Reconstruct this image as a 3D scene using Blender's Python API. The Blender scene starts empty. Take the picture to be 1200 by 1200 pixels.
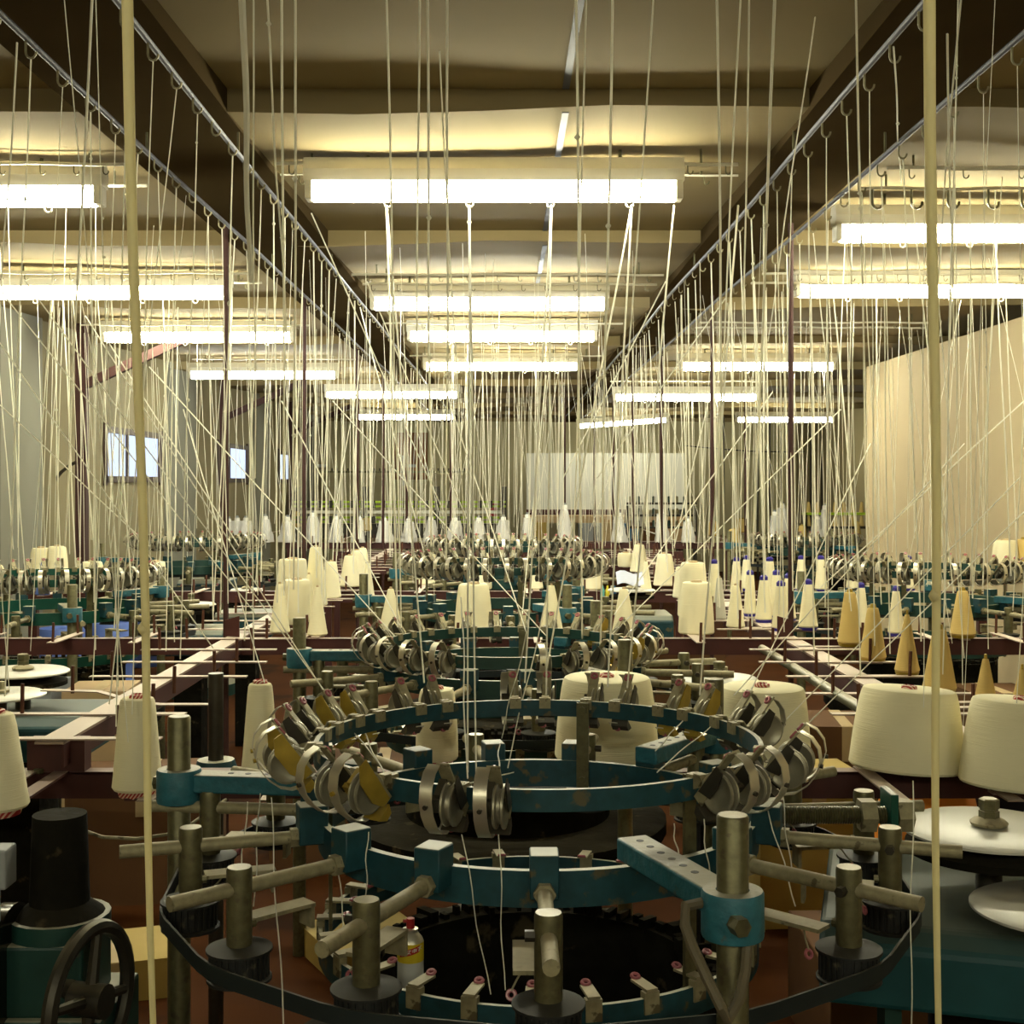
import bpy, math, random
from mathutils import Matrix, Vector
R = random.Random(7)
PI = math.pi
sc = bpy.context.scene
COL = sc.collection
F, VX, VY, EYE = 1500.0, 595.0, 566.0, 1.55      # focal length in px of the 1200 px frame, vanishing point, eye height

def W(px, py, d):
    return Vector(((px - VX) / F * d, d, EYE - (py - VY) / F * d))

# ---------------------------------------------------------------- mesh builder
class MB:
    def __init__(s):
        s.v = []; s.f = []; s.m = []; s.M = Matrix.Identity(4); s.mi = 0
    def add(s, vs, fs):
        b = len(s.v); M = s.M
        s.v += [tuple(M @ Vector(p)) for p in vs]
        s.f += [tuple(b + i for i in f) for f in fs]
        s.m += [s.mi] * len(fs)
    def box(s, c, d):
        x, y, z = c; a, b, e = d[0] / 2, d[1] / 2, d[2] / 2
        s.add([(x-a,y-b,z-e),(x+a,y-b,z-e),(x+a,y+b,z-e),(x-a,y+b,z-e),(x-a,y-b,z+e),(x+a,y-b,z+e),(x+a,y+b,z+e),(x-a,y+b,z+e)],
              [(3,2,1,0),(4,5,6,7),(0,1,5,4),(1,2,6,5),(2,3,7,6),(3,0,4,7)])
    def bar(s, p0, p1, w, h):
        p0 = Vector(p0); p1 = Vector(p1); d = (p1 - p0).normalized()
        up = Vector((0,0,1)) if abs(d.z) < .95 else Vector((0,1,0))
        x = d.cross(up).normalized() * (w / 2); u = x.cross(d).normalized() * (h / 2)
        vs = [p + a + b for p in (p0, p1) for a, b in ((-x,-u),(x,-u),(x,u),(-x,u))]
        s.add(vs, [(3,2,1,0),(4,5,6,7),(0,1,5,4),(1,2,6,5),(2,3,7,6),(3,0,4,7)])
    def cyl(s, p0, p1, r0, r1=None, n=14, cap=True):
        s.tube([p0, p1], [r0, r0 if r1 is None else r1], n, cap)
    def tube(s, pts, r, n=6, cap=True):
        pts = [Vector(p) for p in pts]; k = len(pts)
        if not isinstance(r, (list, tuple)): r = [r] * k
        vs = []; ref = None
        for i, p in enumerate(pts):
            d = (pts[min(i+1, k-1)] - pts[max(i-1, 0)]).normalized()
            if ref is None:
                ref = Vector((1,0,0)) if abs(d.x) < .8 else Vector((0,1,0))
            x = (ref - d * ref.dot(d)).normalized(); ref = x; y = d.cross(x)
            for j in range(n):
                a = 2 * PI * j / n
                vs.append(p + (x * math.cos(a) + y * math.sin(a)) * r[i])
        fs = [(i*n+j, i*n+(j+1) % n, (i+1)*n+(j+1) % n, (i+1)*n+j) for i in range(k-1) for j in range(n)]
        if cap: fs += [tuple(reversed(range(n))), tuple(range((k-1)*n, k*n))]
        s.add(vs, fs)
    def lathe(s, prof, n=24, c=(0,0,0), cap=True):
        k = len(prof); vs = []
        for r, z in prof:
            for j in range(n):
                a = 2 * PI * j / n
                vs.append((c[0] + r * math.cos(a), c[1] + r * math.sin(a), c[2] + z))
        fs = [(i*n+j, i*n+(j+1) % n, (i+1)*n+(j+1) % n, (i+1)*n+j) for i in range(k-1) for j in range(n)]
        if cap: fs += [tuple(reversed(range(n))), tuple(range((k-1)*n, k*n))]
        s.add(vs, fs)
    def band(s, r0, r1, z0, z1, n=72):
        vs = []
        for j in range(n):
            a = 2 * PI * j / n; c, q = math.cos(a), math.sin(a)
            vs += [(r0*c, r0*q, z0), (r1*c, r1*q, z0), (r1*c, r1*q, z1), (r0*c, r0*q, z1)]
        fs = []
        for j in range(n):
            a, b = 4*j, 4*((j+1) % n)
            for q in range(4): fs.append((a+q, b+q, b+(q+1) % 4, a+(q+1) % 4))
        s.add(vs, fs)
    def torus(s, c, R0, r, ax=(0,0,1), n=12, m=6):
        c = Vector(c); ax = Vector(ax).normalized()
        x = ax.orthogonal().normalized(); y = ax.cross(x); vs = []
        for i in range(n):
            a = 2*PI*i/n; d = x*math.cos(a) + y*math.sin(a)
            for j in range(m):
                b = 2*PI*j/m
                vs.append(c + d*(R0 + r*math.cos(b)) + ax*(r*math.sin(b)))
        s.add(vs, [(i*m+j, ((i+1) % n)*m+j, ((i+1) % n)*m+(j+1) % m, i*m+(j+1) % m) for i in range(n) for j in range(m)])
    def ribbon(s, path, x0, x1, t):
        """flat strip bent along path (y,z), from x0 to x1 wide, t thick"""
        k = len(path); vs = []
        for i, (y, z) in enumerate(path):
            a = path[max(i-1, 0)]; b = path[min(i+1, k-1)]
            d = math.hypot(b[0]-a[0], b[1]-a[1]) or 1; ny, nz = -(b[1]-a[1])/d*t, (b[0]-a[0])/d*t
            vs += [(x0,y,z),(x1,y,z),(x1,y+ny,z+nz),(x0,y+ny,z+nz)]
        fs = [(4*i+q, 4*i+(q+1) % 4, 4*i+4+(q+1) % 4, 4*i+4+q) for i in range(k-1) for q in range(4)]
        fs += [(3,2,1,0), tuple(4*(k-1)+q for q in range(4))]
        s.add(vs, fs)
    def prism(s, poly, x0, x1):
        """polygon in (y,z) extruded along x"""
        n = len(poly)
        vs = [(x0, y, z) for y, z in poly] + [(x1, y, z) for y, z in poly]
        s.add(vs, [tuple(reversed(range(n))), tuple(range(n, 2*n))] + [(i, (i+1) % n, n+(i+1) % n, n+i) for i in range(n)])
    def mesh(s, name, mats, smooth=35):
        me = bpy.data.meshes.new(name)
        me.from_pydata(s.v, [], s.f)
        if not isinstance(mats, (list, tuple)): mats = [mats]
        for m in mats: me.materials.append(m)
        if len(mats) > 1: me.polygons.foreach_set('material_index', s.m)
        me.validate()
        if smooth:
            me.polygons.foreach_set('use_smooth', [True] * len(me.polygons))
            me.set_sharp_from_angle(angle=math.radians(smooth))
        me.update()
        return me
    def build(s, name, mats, parent=None, smooth=35, bevel=0):
        return link(name, s.mesh(name, mats, smooth), parent, bevel=bevel)

def link(name, me, parent=None, loc=(0,0,0), bevel=0):
    o = bpy.data.objects.new(name, me); COL.objects.link(o); o.location = loc
    if parent: o.parent = parent
    if bevel:
        b = o.modifiers.new('bevel', 'BEVEL'); b.width = bevel; b.segments = 2; b.limit_method = 'ANGLE'
    return o
def tag(o, label, cat, group=None, kind=None):
    o['label'] = label; o['category'] = cat
    if group: o['group'] = group
    if kind: o['kind'] = kind
    return o
def empty(name, loc, label, cat, group=None, rz=0):
    o = bpy.data.objects.new(name, None); COL.objects.link(o)
    o.location = loc; o.rotation_euler = (0, 0, rz); o.empty_display_size = .1
    return tag(o, label, cat, group)
def struct(name, mb, mat, smooth=35):
    o = mb.build(name, mat, None, smooth); o['kind'] = 'structure'; return o
def kids(o): return [c for c in ALLKIDS.get(o.name, [])]
ALLKIDS = {}
def copy_tree(o, parent=None, keep=None):
    c = o.copy(); COL.objects.link(c)
    if parent: c.parent = parent
    for ch in [k for k in bpy.data.objects if k.parent == o]:
        copy_tree(ch, c)
    return c

# ---------------------------------------------------------------- materials
def mat(name, col, rough=.55, metal=0.0, var=.18, scale=18.0, dust=0.0, dustcol=(.50,.43,.28), bump=0.0, wear=None, wear_amt=.5, spec=.4):
    m = bpy.data.materials.new(name); m.use_nodes = True; nt = m.node_tree; N = nt.nodes; L = nt.links
    b = N['Principled BSDF']
    b.inputs['Roughness'].default_value = rough; b.inputs['Metallic'].default_value = metal
    b.inputs['Specular IOR Level'].default_value = spec
    tc = N.new('ShaderNodeTexCoord'); no = N.new('ShaderNodeTexNoise')
    no.inputs['Scale'].default_value = scale; no.inputs['Detail'].default_value = 5
    L.new(tc.outputs['Object'], no.inputs['Vector'])
    mx = N.new('ShaderNodeMix'); mx.data_type = 'RGBA'
    mx.inputs[6].default_value = (*[max(0, c*(1-var)) for c in col], 1); mx.inputs[7].default_value = (*[min(1, c*(1+var)) for c in col], 1)
    L.new(no.outputs['Fac'], mx.inputs[0]); out = mx.outputs[2]
    if wear:
        n2 = N.new('ShaderNodeTexNoise'); n2.inputs['Scale'].default_value = scale*.6; n2.inputs['Detail'].default_value = 8
        L.new(tc.outputs['Object'], n2.inputs['Vector'])
        rp = N.new('ShaderNodeMapRange'); rp.inputs[1].default_value = 1-wear_amt; rp.inputs[2].default_value = 1-wear_amt+.06
        L.new(n2.outputs['Fac'], rp.inputs[0])
        m2 = N.new('ShaderNodeMix'); m2.data_type = 'RGBA'; m2.inputs[7].default_value = (*wear, 1)
        L.new(rp.outputs[0], m2.inputs[0]); L.new(out, m2.inputs[6]); out = m2.outputs[2]
    if dust:                                             # lint that has settled on the level tops
        g = N.new('ShaderNodeNewGeometry'); sx = N.new('ShaderNodeSeparateXYZ'); L.new(g.outputs['Normal'], sx.inputs[0])
        rp = N.new('ShaderNodeMapRange'); rp.inputs[1].default_value = .6; rp.inputs[2].default_value = .97; rp.inputs[4].default_value = dust
        L.new(sx.outputs['Z'], rp.inputs[0])
        md = N.new('ShaderNodeMix'); md.data_type = 'RGBA'; md.inputs[7].default_value = (*dustcol, 1)
        L.new(rp.outputs[0], md.inputs[0]); L.new(out, md.inputs[6]); out = md.outputs[2]
        if metal:
            mm = N.new('ShaderNodeMath'); mm.operation = 'MULTIPLY_ADD'; mm.inputs[1].default_value = -metal; mm.inputs[2].default_value = metal
            L.new(rp.outputs[0], mm.inputs[0]); L.new(mm.outputs[0], b.inputs['Metallic'])
    L.new(out, b.inputs['Base Color'])
    if bump:
        bp = N.new('ShaderNodeBump'); bp.inputs['Strength'].default_value = bump; bp.inputs['Distance'].default_value = .01
        L.new(no.outputs['Fac'], bp.inputs['Height']); L.new(bp.outputs[0], b.inputs['Normal'])
    return m
def glow(name, col, strength):
    m = bpy.data.materials.new(name); m.use_nodes = True; nt = m.node_tree; nt.nodes.clear()
    e = nt.nodes.new('ShaderNodeEmission'); e.inputs[0].default_value = (*col, 1); e.inputs[1].default_value = strength
    o = nt.nodes.new('ShaderNodeOutputMaterial'); nt.links.new(e.outputs[0], o.inputs[0]); return m

TEAL = mat('teal_paint', (.009,.052,.066), .5, 0, .5, 45, .9, (.52,.50,.37), wear=(.085,.075,.04), wear_amt=.405)
TEALG = mat('green_paint', (.009,.045,.036), .5, 0, .3, 25, .8, (.48,.45,.32), wear=(.07,.065,.035), wear_amt=.34)
BLUE = mat('light_blue_paint', (.024,.13,.17), .5, 0, .4, 60, .75, bump=.25, wear=(.06,.10,.10), wear_amt=.36)
GREEN = mat('emerald_paint', (.003,.065,.042), .4, 0, .2, 20, .6)
STEEL = mat('oily_steel', (.13,.12,.06), .42, .5, .5, 75, .5, wear=(.10,.085,.05), wear_amt=.4)
STEELD = mat('dark_steel', (.055,.05,.038), .45, .6, .35, 30, .25)
DUSTY = mat('linty_steel', (.30,.27,.16), .6, .3, .5, 70, .6, wear=(.12,.10,.055), wear_amt=.38)
SHINY = mat('bright_steel', (.70,.66,.53), .34, .75, .15, 20)
WHEEL = mat('worn_wheel_steel', (.33,.31,.23), .38, .6, .3, 25)
YELLOW = mat('yellow_passivated_steel', (.40,.28,.04), .4, .35, .35, 40)
MAROON = mat('maroon_paint', (.055,.013,.010), .6, 0, .3, 15, .45, (.52,.40,.33))
MAROOND = mat('maroon_post_paint', (.040,.012,.009), .7, 0, .3, 12)
STRIP = mat('pale_strip_paint', (.30,.22,.17), .6, 0, .2, 20, .8, (.66,.56,.46))
RUST = mat('rusty_peg', (.095,.032,.015), .7, .2, .3, 40)
BLACK = mat('black_rubber', (.012,.013,.012), .6, 0, .5, 30, .06, wear=(.11,.095,.06), wear_amt=.40)
BELT = mat('dark_belt', (.010,.017,.018), .6, 0, .3, 20, .1)
LINT = mat('linty_black_iron', (.010,.009,.006), .95, 0, .6, 22, .04, bump=.6, wear=(.06,.047,.025), wear_amt=.37, spec=.08)
PINK = mat('pink_ceramic', (.38,.12,.14), .25, 0, .15, 30)
WHITEM = mat('white_enamel', (.72,.70,.60), .4, 0, .08, 12, .3, (.7,.66,.5))
DISC = mat('pale_disc', (.62,.61,.54), .38, .15, .1, 10, .2, (.66,.62,.5))
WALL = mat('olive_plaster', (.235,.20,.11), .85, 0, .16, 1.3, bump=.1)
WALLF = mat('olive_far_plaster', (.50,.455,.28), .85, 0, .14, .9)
GREYP = mat('grey_pillar_paint', (.20,.197,.155), .8, 0, .08, 2)
PANEL = mat('cream_panel', (.55,.455,.28), .8, 0, .1, 1.4, bump=.1)
CEIL = mat('brown_ceiling_board', (.26,.205,.105), .9, 0, .14, 1.7, bump=.2, spec=.1)
BEAMW = mat('dark_ceiling_boxing', (.062,.044,.022), .95, 0, .2, 3, spec=.0)
FLOOR = mat('reddish_floor', (.065,.022,.006), .85, 0, .35, 3, bump=.2, wear=(.03,.012,.005), wear_amt=.42, spec=.05)
CARD = mat('cardboard', (.46,.33,.09), .8, 0, .15, 6, .3, (.55,.43,.17))
CARDB = mat('brown_cardboard', (.13,.06,.02), .8, 0, .15, 6)
RAIL = mat('galvanised_conduit', (.12,.125,.155), .65, .15, .15, 15)
WRAIL = mat('white_conduit', (.66,.63,.52), .45, .1, .1, 15)
WOOD = mat('brown_board', (.21,.09,.028), .6, 0, .3, 6)
LIME = mat('lime_bar', (.42,.62,.03), .5, 0, .15, 8)
SHEET = mat('pale_grey_sheet', (.56,.56,.51), .8, 0, .06, 2)
def yarn_mat(name, col):                                   # thin yarn lets the lamplight through
    m = mat(name, col, .6, 0, .06, 60, spec=.3); nt = m.node_tree; N = nt.nodes; L = nt.links
    tr = N.new('ShaderNodeBsdfTranslucent'); tr.inputs[0].default_value = (*col, 1); mx = N.new('ShaderNodeMixShader'); mx.inputs[0].default_value = .5
    L.new(N['Principled BSDF'].outputs[0], mx.inputs[1]); L.new(tr.outputs[0], mx.inputs[2]); L.new(mx.outputs[0], N['Material Output'].inputs[0]); return m
YARN = yarn_mat('cream_yarn', (.89,.875,.77)); YARNY = yarn_mat('straw_yarn', (.86,.80,.52))
NAVY = mat('navy_cloth', (.012,.014,.035), .9, 0, .3, 12)
ORANGE = mat('orange_plastic', (.95,.30,.035), .4, 0, .15, 8)
CHALK = mat('blue_plastic', (.10,.17,.50), .45, 0, .1, 8)
BLUECAP = mat('blue_cap', (.035,.025,.26), .4, 0, .12, 30)
BLUETIN = mat('blue_tin', (.04,.16,.32), .5, 0, .2, 10)
PAPER = mat('pale_blue_paper', (.62,.66,.78), .7, 0, .1, 6)
RED = mat('red_paint', (.45,.03,.03), .4, 0, .1, 10)
GREYBOX = mat('grey_enamel', (.30,.32,.33), .5, 0, .1, 8)
TAN = mat('tan_ply', (.50,.36,.20), .7, 0, .15, 5)
AMBER = mat('tan_tube', (.50,.38,.20), .6, 0, .1, 20)

def yarn_body(name, col, trans=0.0):                       # wound package: fine near-horizontal winding
    m = mat(name, col, .85, 0, .05, 14, spec=.15); nt = m.node_tree; N = nt.nodes; L = nt.links
    tc = N.new('ShaderNodeTexCoord'); mp = N.new('ShaderNodeMapping'); mp.inputs['Scale'].default_value = (12,12,420)
    no = N.new('ShaderNodeTexNoise'); no.inputs['Scale'].default_value = 1; no.inputs['Detail'].default_value = 2
    L.new(tc.outputs['Object'], mp.inputs[0]); L.new(mp.outputs[0], no.inputs['Vector'])
    bp = N.new('ShaderNodeBump'); bp.inputs['Strength'].default_value = .35; bp.inputs['Distance'].default_value = .003
    L.new(no.outputs['Fac'], bp.inputs['Height']); L.new(bp.outputs[0], N['Principled BSDF'].inputs['Normal'])
    return m
CREAM = yarn_body('cream_wound_yarn', (.90,.84,.58))
STRAW = yarn_body('straw_wound_yarn', (.66,.49,.18))
WHITEY = yarn_body('white_wound_yarn', (.92,.91,.86))
GREYY = yarn_body('pale_grey_wound_yarn', (.55,.53,.44))
def striped():
    m = mat('red_striped_tube', (.5,.05,.05), .5); nt = m.node_tree; N = nt.nodes; L = nt.links
    tc = N.new('ShaderNodeTexCoord'); wv = N.new('ShaderNodeTexWave'); wv.bands_direction = 'DIAGONAL'
    wv.inputs['Scale'].default_value = 55
    rp = N.new('ShaderNodeMapRange'); rp.inputs[1].default_value = .55; rp.inputs[2].default_value = .65
    mx = N.new('ShaderNodeMix'); mx.data_type = 'RGBA'; mx.inputs[6].default_value = (.36,.03,.03,1); mx.inputs[7].default_value = (.75,.55,.40,1)
    L.new(tc.outputs['Object'], wv.inputs[0]); L.new(wv.outputs['Fac'], rp.inputs[0]); L.new(rp.outputs[0], mx.inputs[0])
    L.new(mx.outputs[2], N['Principled BSDF'].inputs['Base Color']); return m
STRIPED = striped()
def plastic():
    m = bpy.data.materials.new('clear_plastic_bag'); m.use_nodes = True; nt = m.node_tree; N = nt.nodes; L = nt.links
    b = N['Principled BSDF']; b.inputs['Base Color'].default_value = (.93,.92,.87,1); b.inputs['Roughness'].default_value = .25
    tr = N.new('ShaderNodeBsdfTransparent'); mx = N.new('ShaderNodeMixShader'); mx.inputs[0].default_value = .5
    L.new(tr.outputs[0], mx.inputs[1]); L.new(b.outputs[0], mx.inputs[2]); L.new(mx.outputs[0], N['Material Output'].inputs[0]); return m
BAG = plastic()
TUBE = glow('lamp_light', (1.0,.96,.71), 46.0)
TUBEW = glow('cool_lamp_light', (.95,.97,.88), 46.0)
PANE = glow('daylit_frosted_pane', (.62,.74,1.0), .75)

# ================================================================ setting
CH0, CH1, STEP, S0 = 1.065, 1.125, 2.05, 3.65
mb = MB(); mb.box((1.0, 9.5, -.05), (9.5, 29, .1)); struct('floor', mb, FLOOR, 0)
mb = MB(); k0 = -3
for k in range(-3, 10):
    y0 = S0 + k*STEP; y1 = y0 + STEP
    n = 24
    xs = [-3.3 + 8.6*i/n for i in range(n+1)]
    sag = [(.012*math.sin(x*2.1 + k) + .006*math.sin(x*5.3 + 2*k)) for x in xs]
    vs = []; fs = []
    for i, x in enumerate(xs):
        vs += [(x, y0, EYE+CH0+sag[i]), (x, y1, EYE+CH1), (x, y1, EYE+CH1+.04), (x, y0, EYE+CH1+.06)]
    for i in range(n):
        a, b = 4*i, 4*i+4
        for q in range(4): fs.append((a+q, b+q, b+(q+1) % 4, a+(q+1) % 4))
    mb.add(vs, fs)
struct('ceiling', mb, CEIL, 0)
XL, XR, YF = -3.14, 3.0, 22.4
# left wall with window openings
wins = [(9.96, 11.55), (13.85, 15.4), (17.5, 18.9)]; WZ0, WZ1 = EYE+.03, EYE+.42
mb = MB(); ys = [-3.5] + [v for w in wins for v in w] + [YF]
mb.box((XL-.1, (YF-3.5)/2, WZ0/2), (.2, YF+3.5, WZ0)); mb.box((XL-.1, (YF-3.5)/2, (WZ1+2.8)/2), (.2, YF+3.5, 2.8-WZ1))
for i in range(0, len(ys), 2): mb.box((XL-.1, (ys[i]+ys[i+1])/2, (WZ0+WZ1)/2), (.2, ys[i+1]-ys[i], WZ1-WZ0))
struct('wall_left', mb, WALL, 0)
WFR = mat('dark_window_frame', (.05,.028,.02), .5)
for i, (a, b) in enumerate(wins):
    t = bpy.data.objects.new('window_%d' % (i+1), None); COL.objects.link(t); t['kind'] = 'structure'
    t.location = (XL, (a+b)/2, WZ0); w = b-a; h = WZ1-WZ0
    mb = MB()
    for yy in (-w/2, w/2): mb.box((.005, yy, h/2), (.03, .07, h+.1))
    for zz in (0, h): mb.box((.005, 0, zz), (.03, w, .05))
    mb.box((0, -w*.12, h/2), (.02, .04, h)); mb.build('window_frame', WFR, t, 0)
    for q, (c0, c1) in enumerate(((-w/2, -w*.12), (-w*.12, w/2))):
        mb = MB(); mb.box((-.012, (c0+c1)/2, h/2), (.006, c1-c0, h)); mb.build('pane', PANE, t, 0)
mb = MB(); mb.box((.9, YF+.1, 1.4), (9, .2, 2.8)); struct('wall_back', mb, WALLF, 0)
mb = MB(); mb.box((5.15, 9.5, 1.4), (.2, 26, 2.8)); struct('wall_right', mb, WALL, 0)
mb = MB(); mb.box((1.0, -3.6, 1.4), (8.6, .2, 2.8)); struct('wall_front', mb, WALL, 0)
mb = MB(); mb.box((XR+.04, 5.4, (EYE+.97)/2), (.08, 10.6, EYE+.97)); struct('partition_right', mb, PANEL, 0)
# grey pillars on the left wall
for i, (y, w) in enumerate(((8.15, .7), (12.2, 1.0), (16.2, .9), (20.2, .9))):
    mb = MB(); mb.box((XL+.025, y, 1.33), (.05, w, 2.66)); struct('pillar_%d' % (i+1), mb, GREYP, 0)
# boxed beams under the ceiling
for nm, x0, x1 in (('ceiling_beam_left', -1.22, -.80), ('ceiling_beam_right', .86, 1.20)):
    mb = MB(); mb.box(((x0+x1)/2, 9.4, EYE+1.105), (x1-x0, 25.6, .10)); struct(nm, mb, BEAMW, 0)
mb = MB(); mb.box((.165, 4.66, EYE+1.095), (.022, 1.95, .004)); 
mb = MB()
for k in range(-1, 2):
    y0 = S0+k*STEP
    mb.bar((.165, y0+.01, EYE+CH0-.006), (.165, y0+STEP-.01, EYE+CH1-.004), .02, .003)
struct('trim_1', mb, RAIL, 0)

# steel wall posts and knee braces on the left
def post_with_brace(y, label):
    t = empty('wall_post', (XL+.28, y, 0), label, 'post')
    mb = MB(); mb.box((0,0,1.31), (.07,.07,2.62)); mb.build('post', MAROOND, t, 0)
    mb = MB(); mb.bar((.02,0,EYE+.66), (.80,0,EYE+1.02), .05,.06); mb.build('knee_brace', MAROOND, t, 0)
post_with_brace(8.6, 'maroon steel post with sloping brace before the left wall, nearest the camera')
post_with_brace(12.9, 'maroon steel post with sloping brace just past the largest window')
post_with_brace(16.9, 'maroon steel post with sloping brace beside the smallest, farthest window')

# ================================================================ lamps
def make_lamp(L, tubemat):
    t = bpy.data.objects.new('fluorescent_lamp', None); COL.objects.link(t)
    mb = MB(); mb.prism([(-.035,.0),(.035,.0),(.045,.035),(.03,.075),(-.03,.075),(-.045,.035)], -L/2-.03, L/2+.03); mb.build('housing', WHITEM, t, 0)
    for x in (-L*.35, L*.35):
        mb = MB(); mb.cyl((x,0,.07), (x,0,.125), .006, n=6); mb.build('hanger', STEEL, t)
    mb = MB(); mb.cyl((-L/2,0,-.034), (L/2,0,-.034), .031, n=16); mb.build('tube', tubemat, t)
    for s in (-1, 1):
        mb = MB(); mb.box((s*(L/2+.014),0,-.022), (.024,.07,.075)); mb.build('end_cap', WHITEM, t, 0, bevel=.004)
    return t
LAMPS = [  # x0, x1, y centre, cool?, label
 (368,790,226,0,'largest fluorescent lamp, hanging crosswise above the nearest knitting machine'),
 (440,707,357,1,'cool white fluorescent lamp, second in the middle row behind the largest lamp'),
 (482,695,395,0,'fluorescent lamp, third in the middle row under the ceiling'),
 (500,675,430,0,'fluorescent lamp, fourth and last in the middle row'),
 (-310,112,232,0,'fluorescent lamp cut by the left edge of the picture, uppermost on the left'),
 (-15,265,344,0,'long fluorescent lamp at left, just below the uppermost cut-off lamp'),
 (125,340,396,0,'fluorescent lamp at left crossed by the sloping maroon brace'),
 (225,392,440,1,'cool bluish fluorescent lamp at left above the second window'),
 (384,535,463,0,'fluorescent lamp far at left, upper of the two close together before the back wall'),
 (420,530,489,0,'fluorescent lamp far at left, lower of the two close together before the back wall'),
 (985,1330,275,0,'fluorescent lamp at upper right hanging below bare steel hooks'),
 (937,1205,342,0,'long fluorescent lamp at right, just below the lamp with bare hooks'),
 (800,975,430,0,'fluorescent lamp at right, third below the ceiling in the right row'),
 (722,885,466,0,'fluorescent lamp right of middle, fourth in the right row'),
 (678,780,496,0,'slightly tilted farthest lamp above the pale sheet on the back wall'),
 (865,975,492,0,'farthest fluorescent lamp at right before the greenish back wall'),
]
protos = {}
for x0, x1, yc, cool, lab in LAMPS:
    d = F*.95/(VY-yc); L = 1.2
    if (x1-x0) > 10:
        d2 = F*1.2/(x1-x0); d = d if abs(d2-d) > .25*d else (d+d2)/2 if yc > 300 else d
    if cool not in protos:
        protos[cool] = make_lamp(1.2, TUBEW if cool else TUBE); t = protos[cool]
    else: t = copy_tree(protos[cool])
    t.location = (((x0+x1)/2-VX)/F*d, d, EYE-(yc-VY)/F*d + .034)
    t.scale = ((x1-x0)/F*d/1.2, 1, 1)
    if yc == 226:
        for q in (453, 550, 646, 740):
            mb = MB(); mb.torus(((q-VX)/F*d-t.location.x, -.02, -.076), .011, .003, (0,1,0), 16, 6); mb.build('yarn_ring', WHITEM, t)
    if x0 == 678: t.rotation_euler = (0, math.radians(-4), 0)
    tag(t, lab, 'lamp')
for x, y, lab in ((-2.0,-1.9,'fluorescent lamp behind the camera on the left'), (0.0,-1.9,'fluorescent lamp behind the camera in the middle'), (2.1,-1.9,'fluorescent lamp behind the camera on the right')):
    t = copy_tree(protos[0]); t.location = (x, y, EYE+.99); tag(t, lab, 'lamp')

# ================================================================ yarn rails with hooks
def hook_mb(mb, x, y, z, big=1.0, ax='x'):
    pts = [(0,0,0),(0,0,-.02*big)] + [(.009*big*(1-math.cos(a)), 0, -.02*big-.011*big*math.sin(a)) for a in (.4,.9,1.5,2.1,2.7,3.2)]
    if ax == 'y': pts = [(0, p[0], p[2]) for p in pts]
    mb.tube([(x+p[0], y+p[1], z+p[2]) for p in pts], .0022*big, 5)
def cross_rail(px0, px1, py, d, label, nh=11, big=1.0, m=WRAIL, r=.006):
    a = W(px0, py, d); b = W(px1, py, d); L = b.x-a.x
    t = empty('yarn_rail', ((a.x+b.x)/2, d, a.z), label, 'rail')
    mb = MB()
    n = 14; mb.tube([(-L/2+L*i/n, 0, .003*math.sin(i*1.3)) for i in range(n+1)], r, 8); mb.build('rail_bar', m, t)
    for i in range(nh):
        mb = MB(); hook_mb(mb, -L/2+L*(i+.5)/nh+R.uniform(-.02,.02), 0, -r*.6, big); mb.build('hook', STEEL, t)
    for s in (-.42, .42):
        mb = MB(); mb.cyl((s*L,0,0), (s*L,0,max(.02, EYE+1.10-a.z)), .004, n=6); mb.build('hanger_wire', STEEL, t)
    return t
cross_rail(322, 865, 192, 4.17, 'white conduit with small hooks right above the largest lamp', 14)
cross_rail(322, 865, 205, 4.5, 'thin conduit close behind the largest lamp', 8, r=.004)
cross_rail(412, 778, 322, 6.3, 'white conduit above the second middle lamp, upper of the pair', 12)
cross_rail(425, 770, 333, 6.45, 'white conduit above the second middle lamp, lower of the pair', 12)
cross_rail(450, 730, 379, 8.3, 'white conduit with hooks above the third middle lamp', 10)
cross_rail(480, 705, 417, 10.2, 'white conduit with hooks above the fourth middle lamp', 8)
cross_rail(-360, 145, 192, 4.17, 'white conduit above the cut-off lamp at upper left', 12)
cross_rail(-300, 172, 217, 4.45, 'white conduit close behind the cut-off lamp at upper left', 8)
cross_rail(-40, 295, 320, 6.3, 'white conduit at left above the long second lamp, upper of the pair', 12)
cross_rail(-40, 307, 331, 6.55, 'white conduit at left above the long second lamp, lower of the pair', 10)
cross_rail(95, 362, 381, 8.3, 'white conduit at left above the lamp crossed by the maroon brace', 10)
cross_rail(225, 420, 421, 10.9, 'white conduit at left above the bluish lamp', 8)
cross_rail(1040, 1420, 197, 4.25, 'white conduit highest at upper right', 6)
cross_rail(1007, 1400, 221, 4.55, 'white conduit at upper right carrying large bare hooks', 9, 2.2)
cross_rail(893, 1240, 321, 6.2, 'white conduit at right above the long second lamp, upper of the pair', 12)
cross_rail(880, 1240, 332, 6.45, 'white conduit at right above the long second lamp, lower of the pair', 10)
cross_rail(820, 1090, 378, 8.2, 'white conduit at right above the third lamp, upper of the pair', 10)
cross_rail(815, 1085, 384, 8.4, 'white conduit at right above the third lamp, lower of the pair', 8)
cross_rail(715, 900, 447, 13.0, 'white conduit right of middle above the fourth right lamp', 7)
LR = [(-.81,.995,'long grey conduit along the left ceiling beam, inner of the two'), (-1.085,1.0,'long grey conduit along the left ceiling beam, outer of the two'),
      (.86,.99,'long grey conduit along the right ceiling beam, inner of the two'), (1.135,.985,'long grey conduit along the right ceiling beam, outer of the two')]
RAILHOOKS = []
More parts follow.
